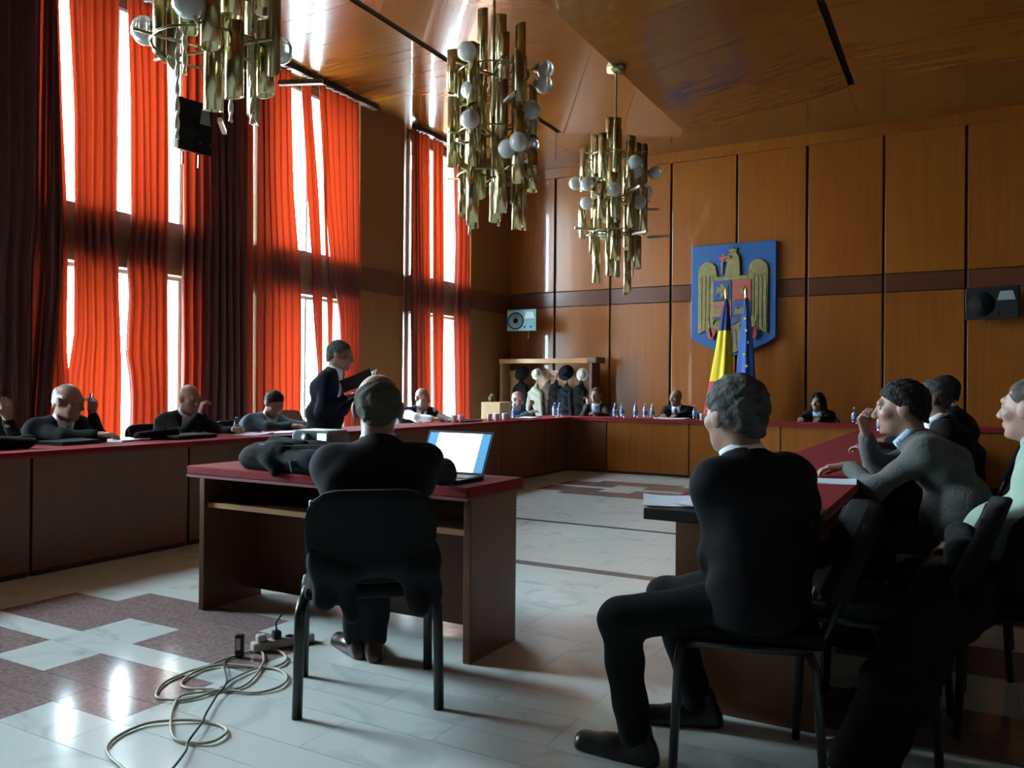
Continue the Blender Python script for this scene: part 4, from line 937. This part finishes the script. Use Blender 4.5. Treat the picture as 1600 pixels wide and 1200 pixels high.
for x, y, l in ((-5.0, 10.22, 'left one of two bottles on the table corner below the coats'), (-4.96, 10.30, 'right one of two bottles on the table corner below the coats')): bottle(x, y, l, 'two bottles on the table corner')
bottle(-1.17, 10.75, 'lone water bottle at right of the curly-haired woman')
bottle(-.70, 8.55, 'bottle on right row seen under chin of the sweater man, nearer one'); bottle(-.68, 9.15, 'bottle on right row seen under chin of the sweater man, farther one')
bottle(-5.30, 4.80, 'small bottle on window row between bald man and writing man', s=.7)
cu = empty('drinking_cup', (0, 0, 0), label='', cat='cup')
MB().lathe([(0, 0), (.026, 0), (.034, .085), (.035, .088), (.032, .086), (.025, .006), (0, .006)], 16).build('wall', M['water'], cu, True)
MB().lathe([(0, .07), (.0305, .07)], 16).build('water', M['bottle'], cu)
fc = True
def cup(x, y, label, group=None):
    global fc
    o = cu if fc else copy_tree(cu); fc = False; o.location = (x, y, TT); o['label'] = label
    if group: o['group'] = group
    elif 'group' in o: del o['group']
for x, l in ((-3.025, 'white cup on end row nearer to the navy-suited man'), (-2.914, 'white cup on end row farther from the navy-suited man')): cup(x, 10.62, l, 'pair of cups on the end row')
for x, y, l in ((-5.10, 7.80, 'left white cup of the pair before man in waistcoat'), (-5.12, 7.98, 'right white cup of the pair before man in waistcoat')): cup(x, y, l, 'pair of cups before the waistcoat man')
for x, y, l in ((-5.04, 8.50, 'first'), (-5.0, 8.60, 'second'), (-5.05, 8.70, 'third'), (-5.0, 8.80, 'fourth'), (-5.04, 8.90, 'fifth')): cup(x, y, l+' cup from the left in the row before the tan carton', 'row of cups before the tan carton')
ct = empty('carton', (-5.30, 8.70, TT), .15, label='tan carton with a round knob-topped jar on it near room corner', cat='box')
ct.location = (-5.33, 9.16, TT)
MB().box((-.13, -.20, 0), (.13, .20, .22)).build('box', M['carton'], ct, bevel=.006); MB().box((-.132, -.02, .05), (.134, .02, .2205)).build('tape', M['strip'], ct)
jr = empty('jar', (-5.33, 9.05, TT+.222), label='small dark round jar on top of the tan carton', cat='jar')
MB().lathe([(0, 0), (.03, 0), (.045, .02), (.05, .045), (.042, .075), (.02, .088)], 16).build('body', M['coat_brown'], jr, True); MB().lathe([(.022, .086), (.024, .095), (.012, .105), (0, .107)], 14).build('lid', M['carton'], jr, True)

# ------------------------------------------------------------------ coat rack, coats and hats
RK = empty('coat_rack', (-6.30, 12.68, 0), label='wooden coat rack with shelf against the end wall', cat='coat rack')
MB().cbox((-.90, 0, .84), (.05, .30, 1.66)).build('side_post', M['rack'], RK, bevel=.005); MB().cbox((.84, 0, .84), (.05, .34, 1.68)).build('side_post', M['rackdark'], RK, bevel=.005)
MB().box((-.93, -.17, 1.60), (.80, -.13, 1.68)).build('top_rail', M['rack'], RK, bevel=.005); MB().box((-.93, -.13, 1.62), (.86, .17, 1.65)).build('shelf', M['rackdark'], RK)
MB().box((.78, -.19, 1.60), (.95, .19, 1.70)).build('end_cap', M['rackdark'], RK, bevel=.008)
MB().box((-.87, .08, 1.40), (.82, .11, 1.48)).build('hook_rail', M['rack'], RK); MB().box((-.87, .10, .10), (.82, .13, .25)).build('foot_rail', M['rackdark'], RK)
MB().box((-.87, .13, .25), (.82, .145, 1.40)).build('back_panel', M['rack'], RK)
for k in range(10): MB().tube([(-.78+k*.17, .08, 1.44), (-.78+k*.17, -.02, 1.43), (-.78+k*.17, -.04, 1.47)], .007, 6).build('hook', M['brass'], RK, True)
def hung_coat(label, x, m, wd, zt=1.24, zb=.35, y=12.58, ph=0):
    o = empty('coat', (x, y, 0), label=label, cat='coat', group='coats hanging on the rack')
    softobj('body', M[m], [('c', (-wd*.5, 0, zt-.06), (wd*.5, 0, zt-.06), .05, .05), ('c', (0, 0, zt), (0, .02, zt+.06), .05, .035), ('c', (-wd*.45, 0, zt-.1), (-wd*.75, 0, zb), .06, .07), ('c', (wd*.45, 0, zt-.1), (wd*.75, 0, zb), .06, .07), ('c', (0, 0, zt-.1), (0, 0, zb), .08, .10)], .016, .07, o, noise=folds(.010, 28, ph))
    for s in (-1, 1): softobj('sleeve', M[m], [('c', (s*wd*.62, -.03, zt-.09), (s*wd*1.05, -.06, zt-.62), .05, .042)], .016, .03, o, noise=folds(.006, 28, ph))
    MB().tube([(0, .02, zt+.08), (0, .05, 1.43)], .008, 6).build('hanger_loop', M[m], o)
hung_coat('black coat at left end of the rack', -6.82, 'coat_black', .15, ph=0); hung_coat('cream coat hanging second from left on the rack', -6.50, 'coat_cream', .15, 1.16, ph=1, y=12.54)
hung_coat('brown coat hanging behind the cream coat', -6.30, 'coat_brown', .10, 1.22, ph=2, y=12.62); hung_coat('black coat in the middle of the rack', -6.14, 'coat_black', .11, 1.22, ph=3)
hung_coat('navy coat under the navy hat on the rack', -5.92, 'coat_navy', .13, 1.18, ph=4, y=12.55); hung_coat('black coat at right end of the rack', -5.68, 'coat_black', .12, 1.20, ph=5)
def hat(label, x, z, m, tilt, rad=.12):
    o = empty('hat', (x, 12.62, z), 0, label=label, cat='hat', group='hats hung on the rack'); o.rotation_euler = (tilt, .1, 0); k = rad/.12
    MB().lathe([(.075*k, 0), (.135*k, -.012), (.14*k, -.006), (.085*k, .008)], 20).build('brim', M[m], o, True)
    MB().lathe([(.08*k, 0), (.083*k, .03), (.078*k, .085), (.055*k, .11), (.02*k, .102), (0, .10)], 20).build('crown', M[m], o, True)
    MB().lathe([(.0835*k, .006), (.0845*k, .012), (.0845*k, .028), (.0835*k, .032)], 20).build('band', M['black'], o, True)
hat('black hat at left on the coat rack', -6.83, 1.43, 'felt_black', 1.2); hat('pale hat second from left on the coat rack', -6.53, 1.42, 'felt_white', 1.3, .09)
hat('navy hat right of the middle on coat rack', -5.97, 1.44, 'felt_navy', 1.2, .125); hat('pale oval hat at right end of the coat rack', -5.66, 1.41, 'felt_white', 1.45, .10)

# ------------------------------------------------------------------ loudspeakers
def loudspeaker(label, loc, rz, w_, h_, d_, front, taper=.6, bracket=.2):
    o = empty('loudspeaker', loc, rz, label=label, cat='loudspeaker')
    x, z, t = w_/2, h_/2, taper
    MB().add([(-x, 0, -z), (x, 0, -z), (x, 0, z), (-x, 0, z), (-x*t, -d_, -z*.8), (x*t, -d_, -z*.8), (x*t, -d_, z*.9), (-x*t, -d_, z*.9)], [(0, 1, 2, 3)[::-1], (4, 5, 6, 7), (0, 4, 5, 1)[::-1], (1, 5, 6, 2)[::-1], (2, 6, 7, 3)[::-1], (3, 7, 4, 0)[::-1]]).build('cabinet', M['plastic_black'], o, bevel=.008)
    MB().box((-x+.015, .001, -z+.015), (x-.015, .012, z-.015)).build('grille', M[front], o, bevel=.004)
    r = min(h_*.38, w_*.3)
    for nm_, rr, dd, mm in (('woofer_ring', r, .016, 'spk_dark'), ('woofer', r*.86, .018, front), ('dust_cap', r*.3, .022, 'spk_dark')):
        MB().tube([(x*.38, .0, -z*.05), (x*.38, dd, -z*.05)], rr, 24).build(nm_, M[mm], o, True)
    MB().prism([(-x*.85, z*.15), (-x*.2, z*.15), (-x*.3, z*.7), (-x*.75, z*.7)], None, 'y', .0, .018).build('horn', M['globe'] if front == 'spk_front_lit' else M['plastic_grey'], o)
    for q in range(2): MB().tube([(-x*.2-.12*q, .0, -z*.6), (-x*.2-.12*q, .017, -z*.6)], .018, 12).build('port', M['black'], o, True)
    MB().box((-.03, -d_-bracket, -.03), (.03, -d_*.6, .03)).build('bracket', M['black'], o)
    for s in (-1, 1): MB().box((s*.09-.008, -.10, -z-.12), (s*.09+.008, -.08, -z+.01)).build('hanger', M['black'], o)
    return o
loudspeaker('loudspeaker with window sheen painted on its front, high on end wall above the coat rack', (-6.80, 12.55, 2.36), head_rot(.10, -1), .58, .40, .30, 'spk_front_lit', .5, .22)
loudspeaker('black loudspeaker high on end wall near the right corner', (.33, 12.78, 2.38), head_rot(-.25, -1), .66, .44, .22, 'spk_dark', .8, .08)
loudspeaker('black loudspeaker hung on window pier behind the nearest chandelier', (-6.93, 5.70, 3.83), head_rot(1, -.15), .38, .54, .18, 'spk_dark', .85, .2)

# ------------------------------------------------------------------ coat of arms
sd = empty('coat_of_arms', (-3.22, 13.035, 0), label='blue shield with golden eagle mounted on the end wall', cat='emblem')
def relief(name, pts, m, d0, d1, parent=sd, bevel=.006): return MB().prism(pts, None, 'y', -d1, -d0).build(name, M[m], parent, bevel=bevel)
relief('shield', [(-.67, 3.50), (-.67, 1.99), (-.56, 1.92), (-.31, 1.815), (0, 1.70), (.30, 1.80), (.56, 1.92), (.67, 2.0), (.67, 3.50)], 'sh_blue', 0, .06, bevel=.01)
def wing(s): 
    P = [(.545, 2.06), (.555, 3.05), (.535, 3.14), (.47, 3.205), (.40, 3.235), (.32, 3.205), (.265, 3.14), (.245, 2.98), (.20, 2.95), (.20, 2.35), (.30, 2.25), (.38, 2.10), (.44, 2.12)]
    return [(s*x, z) for x, z in P][::s]
for s in (1, -1):
    relief('wing', wing(s), 'sh_gold', .06, .085)
    for k in range(4): relief('feather', [(s*(.30+.062*k), 2.14), (s*(.345+.062*k), 2.12), (s*(.345+.062*k), 3.0-.02*k), (s*(.30+.062*k), 3.0)], 'sh_gold', .085, .093, bevel=.004)
    relief('leg', [(s*.12, 2.30), (s*.24, 2.30), (s*.33, 2.13), (s*.27, 2.06), (s*.16, 2.16)], 'sh_gold', .06, .09)
    relief('talon', [(s*.25, 2.14), (s*.36, 2.18), (s*.40, 2.06), (s*.37, 1.98), (s*.31, 1.97), (s*.27, 2.05)], 'sh_red', .085, .10)
relief('body', [(-.25, 2.98), (.25, 2.98), (.24, 2.30), (.10, 2.18), (-.10, 2.18), (-.24, 2.30)], 'sh_gold', .06, .09)
relief('head', [(-.115, 2.97), (-.10, 3.08), (-.075, 3.20), (-.11, 3.22), (-.13, 3.25), (-.09, 3.28), (-.06, 3.34), (0, 3.365), (.06, 3.35), (.105, 3.28), (.12, 3.14), (.12, 2.97)], 'sh_gold', .06, .10)
relief('crown', [(-.05, 3.36), (.06, 3.36), (.075, 3.43), (.035, 3.40), (.005, 3.44), (-.025, 3.40), (-.065, 3.43)], 'sh_gold', .06, .09)
relief('beak_cross', [(-.20, 3.235), (-.20, 3.285), (-.02, 3.31), (-.02, 3.265)], 'sh_red', .10, .115); relief('beak_cross', [(-.16, 3.20), (-.12, 3.20), (-.12, 3.34), (-.16, 3.34)], 'sh_red', .095, .112)
relief('cross_stem', [(-.18, 3.02), (-.15, 3.02), (-.15, 3.22), (-.18, 3.22)], 'sh_gold', .06, .085)
relief('tail', [(-.12, 2.20), (.12, 2.20), (.17, 1.85), (.06, 1.765), (-.02, 1.765), (-.16, 1.83), (-.26, 1.95)], 'sh_gold', .06, .085)
for k in range(3): relief('tail_gap', [(-.07+.07*k, 1.84), (-.06+.07*k, 1.84), (-.035+.045*k, 2.14), (-.045+.045*k, 2.14)], 'sh_navy', .085, .09, bevel=0)
for nm_, x0, x1, z0, z1, m in (('quarter', -.305, -.008, 2.595, 2.91, 'sh_blue'), ('quarter', .008, .30, 2.595, 2.91, 'sh_red'), ('quarter', -.305, -.008, 2.34, 2.58, 'sh_pink'), ('quarter', .008, .30, 2.34, 2.58, 'sh_navy')):
    relief(nm_, [(x0, z0), (x1, z0), (x1, z1), (x0, z1)], m, .09, .105)
relief('quarter', [(-.30, 2.33), (0, 2.20), (.30, 2.33)], 'sh_navy', .09, .105)
relief('small_eagle', [(-.25, 2.66), (-.20, 2.72), (-.19, 2.68), (-.155, 2.62), (-.12, 2.68), (-.11, 2.72), (-.06, 2.66), (-.06, 2.84), (-.11, 2.80), (-.14, 2.87), (-.18, 2.86), (-.20, 2.80), (-.25, 2.84)], 'sh_gold', .105, .115, bevel=.003)
relief('bull_head', [(.13, 2.76), (.10, 2.82), (.14, 2.79), (.17, 2.79), (.21, 2.82), (.185, 2.76), (.175, 2.70), (.155, 2.665), (.14, 2.70)], 'sh_gold', .105, .115, bevel=.003)
relief('lion', [(-.27, 2.39), (-.10, 2.39), (-.05, 2.43), (-.05, 2.52), (-.10, 2.53), (-.13, 2.48), (-.24, 2.49), (-.28, 2.53)], 'sh_gold', .105, .115, bevel=.003)
relief('castle', [(.05, 2.36), (.26, 2.36), (.26, 2.48), (.22, 2.48), (.22, 2.45), (.17, 2.45), (.17, 2.49), (.13, 2.49), (.13, 2.45), (.08, 2.45), (.08, 2.48), (.05, 2.48)], 'sh_gold', .105, .115, bevel=.003)
relief('mace', [(.28, 2.02), (.31, 2.0), (.40, 2.34), (.37, 2.36)], 'sh_gold', .09, .10, bevel=.003); relief('sword', [(-.30, 2.02), (-.33, 2.0), (-.42, 2.34), (-.39, 2.36)], 'sh_gold', .09, .10, bevel=.003)

# ------------------------------------------------------------------ flags
def flag(label, x, y, bands, lean, spread, seed, stars=0):
    o = empty('flag', (x, y, 0), label=label, cat='flag')
    MB().lathe([(0, 0), (.17, 0), (.17, .02), (.06, .05), (.03, .08), (.03, .22), (0, .22)], 20).build('stand', M['brass_dark'], o, True)
    MB().tube([(0, 0, .1), (0, 0, 2.56)], .014, 10).build('pole', M['rackdark'], o, True)
    MB().lathe([(.014, 2.56), (.03, 2.58), (.02, 2.60), (.035, 2.65), (.022, 2.71), (0, 2.76)], 12).build('finial', M['gold'], o, True)
    zt, zb = bands[0][0], bands[-1][1]
    def ring(z):
        t = (zt-z)/(zt-zb); w0 = .022+spread*t**.8; out = []
        for k in range(36):
            a_ = 2*math.pi*k/36; rr = 1+.22*math.sin(5*a_+seed+t*2)+.10*math.sin(9*a_+seed)
            out.append((lean*t+w0*rr*math.cos(a_), .02+w0*.62*rr*math.sin(a_)-.03*t, z))
        return out
    for nm_, z1, z0, m in [(b_[2], b_[0], b_[1], b_[3]) for b_ in bands]:
        n = max(3, int((z1-z0)/.07)); vs = []; fs = []
        for j in range(n+1): vs += ring(z1+(z0-z1)*j/n)
        for j in range(n):
            for k in range(36): fs.append((j*36+k, (j+1)*36+k, (j+1)*36+(k+1) % 36, j*36+(k+1) % 36))
        MB().add(vs, fs).build(nm_, M[m], o, True)
    for k in range(stars):
        z = 2.25-k*.18; R_ = ring(z); p = R_[26+(k % 3)*2]; st = []
        for q in range(10):
            a_ = math.pi/2+q*math.pi/5; rr = .032 if q % 2 == 0 else .013; st.append((p[0]+rr*math.cos(a_), p[2]+rr*math.sin(a_)))
        MB().prism(st, None, 'y', p[1]-.022, p[1]-.006).build('star', M['fl_yellow'], o)
    return o
flag('blue yellow and red flag draped on its pole before the shield', -3.20, 12.5, [(2.56, 2.08, 'blue_band', 'fl_blue'), (2.08, 1.30, 'yellow_band', 'fl_yellow'), (1.30, .5, 'red_band', 'fl_red')], -.12, .19, 0)
flag('blue flag with gold stars draped on its pole before the shield', -2.90, 12.5, [(2.58, .5, 'cloth', 'fl_eu')], .02, .15, 2, 7)

# ------------------------------------------------------------------ chandeliers
def open_tube(r, L, cutz):
    n = 18; vs = []; fs = []
    for rr in (r, r-.006):
        for top in (0, 1):
            for k in range(n):
                a_ = 2*math.pi*k/n; z = (L/2 if top else -L/2)+(cutz*math.cos(a_) if not top else -cutz*math.sin(a_)); vs.append((rr*math.cos(a_), rr*math.sin(a_), z))
    for k in range(n):
        q = (k+1) % n
        fs += [(k, q, n+q, n+k), (2*n+k, 3*n+k, 3*n+q, 2*n+q), (n+k, n+q, 3*n+q, 3*n+k), (k, 2*n+k, 2*n+q, q)]
    return MB().add(vs, fs)
TUBES = [open_tube(r, L, c_).mesh('brass_tube', M[m], True) for r, L, c_, m in ((.046, .36, .012, 'brass'), (.043, .46, .02, 'brass'), (.050, .55, .008, 'brass'), (.034, .42, .03, 'brass_dark'), (.045, .50, .015, 'brass'))]
GL = MB().ball((0, 0, 0), .076, 20, 14).mesh('glass_globe', M['globe'], True)
CP = MB().lathe([(0, -.03), (.028, -.028), (.036, 0), (.03, .03), (0, .032)], 12).mesh('globe_cup', M['brass_dark'], True)
AR = MB().box((-.012, -.012, -.012), (.22, .012, .012)).mesh('side_arm', M['steel'])
def twisted(L):
    mb = MB()
    for s in (0, math.pi): mb.tube([(.007*math.cos(k*.7+s), .007*math.sin(k*.7+s), -L/2+L*k/60) for k in range(61)], .007, 6)
    return mb.mesh('twisted_rod', M['steel'], True)
TW = twisted(1.2)
def chandelier(label, y, seed, short_side=False):
    r = random.Random(seed); o = empty('chandelier', (-3.40, y, 0), r.uniform(0, 6), label=label, cat='chandelier', group='brass tube chandeliers')
    MB().lathe([(0, 4.66), (.03, 4.66), (.10, 4.69), (.11, 4.73), (.11, 4.76), (0, 4.76)], 20).build('canopy', M['brass'], o, True)
    MB().tube([(0, 0, 4.69), (0, 0, 3.4)], .012, 10).build('stem', M['brass_dark'], o, True)
    fr = MB()
    for z in (3.75, 3.25, 2.9):
        for k in range(6):
            a_ = k*math.pi/3+z; fr.tube([(0, 0, z), (.38*math.cos(a_), .38*math.sin(a_), z)], .008, 6)
        fr.lathe([(.29, z-.008), (.30, z), (.29, z+.008), (.28, z), (.29, z-.008)], 24, caps=False)
    fr.tube([(0, 0, 3.4), (0, 0, 2.6)], .010, 8); fr.build('frame', M['brass_dark'], o, True)
    for rad, n, zt, zb in ((.09, 3, 4.16, 2.50), (.24, 7, 3.98, 2.40), (.345, 6, 3.82, 2.85)):
        for k in range(n):
            a_ = 2*math.pi*(k+r.uniform(-.18, .18))/n; rr = rad+r.uniform(-.03, .03); x, yy_ = rr*math.cos(a_), rr*math.sin(a_); z = zt+r.uniform(-.16, .14); low = zb+r.uniform(-.08, .2)
            while z > low+.25:
                i = r.randrange(5); L = (.36, .46, .55, .42, .50)[i]
                if z-L < low-.15: i, L = 0, .36
                dx, dy, ro = r.uniform(-.012, .012), r.uniform(-.012, .012), r.uniform(0, 6); wa = a_+o.rotation_euler.z
                if not (short_side and z-L < 2.80 and math.cos(wa)*.874+math.sin(wa)*.486 < .15):
                    t = link('brass_tube', TUBES[i], o, (x+dx, yy_+dy, z-L/2)); t.rotation_euler = (0, 0, ro)
                z -= L+r.uniform(.0, .08)
            if rad > .2 and r.random() < .75:
                for g_ in range(r.choice((1, 1, 2))):
                    gz = r.uniform(2.95, 3.85); gr = rad+.10; ga = a_+r.uniform(-.1, .1)
                    gl = link('glass_globe', GL, o, (gr*math.cos(ga), gr*math.sin(ga), gz)); link('globe_cup', CP, gl, (-.07*math.cos(ga), -.07*math.sin(ga), 0))
            if rad > .2 and r.random() < .35:
                s_ = link('side_arm', AR, o, ((rad+.03)*math.cos(a_), (rad+.03)*math.sin(a_), r.uniform(2.6, 3.6))); s_.rotation_euler = (0, 0, a_)
    for k in range(4):
        a_ = k*1.7+r.random(); link('twisted_rod', TW, o, (.20*math.cos(a_), .20*math.sin(a_), r.uniform(2.95, 3.3)))
chandelier('nearest brass tube chandelier, cut by the top edge, before the curtains', 2.89, 3, True)
chandelier('middle brass tube chandelier, before the far window', 5.75, 5)
chandelier('farthest brass tube chandelier with its ceiling canopy in view', 8.43, 8)
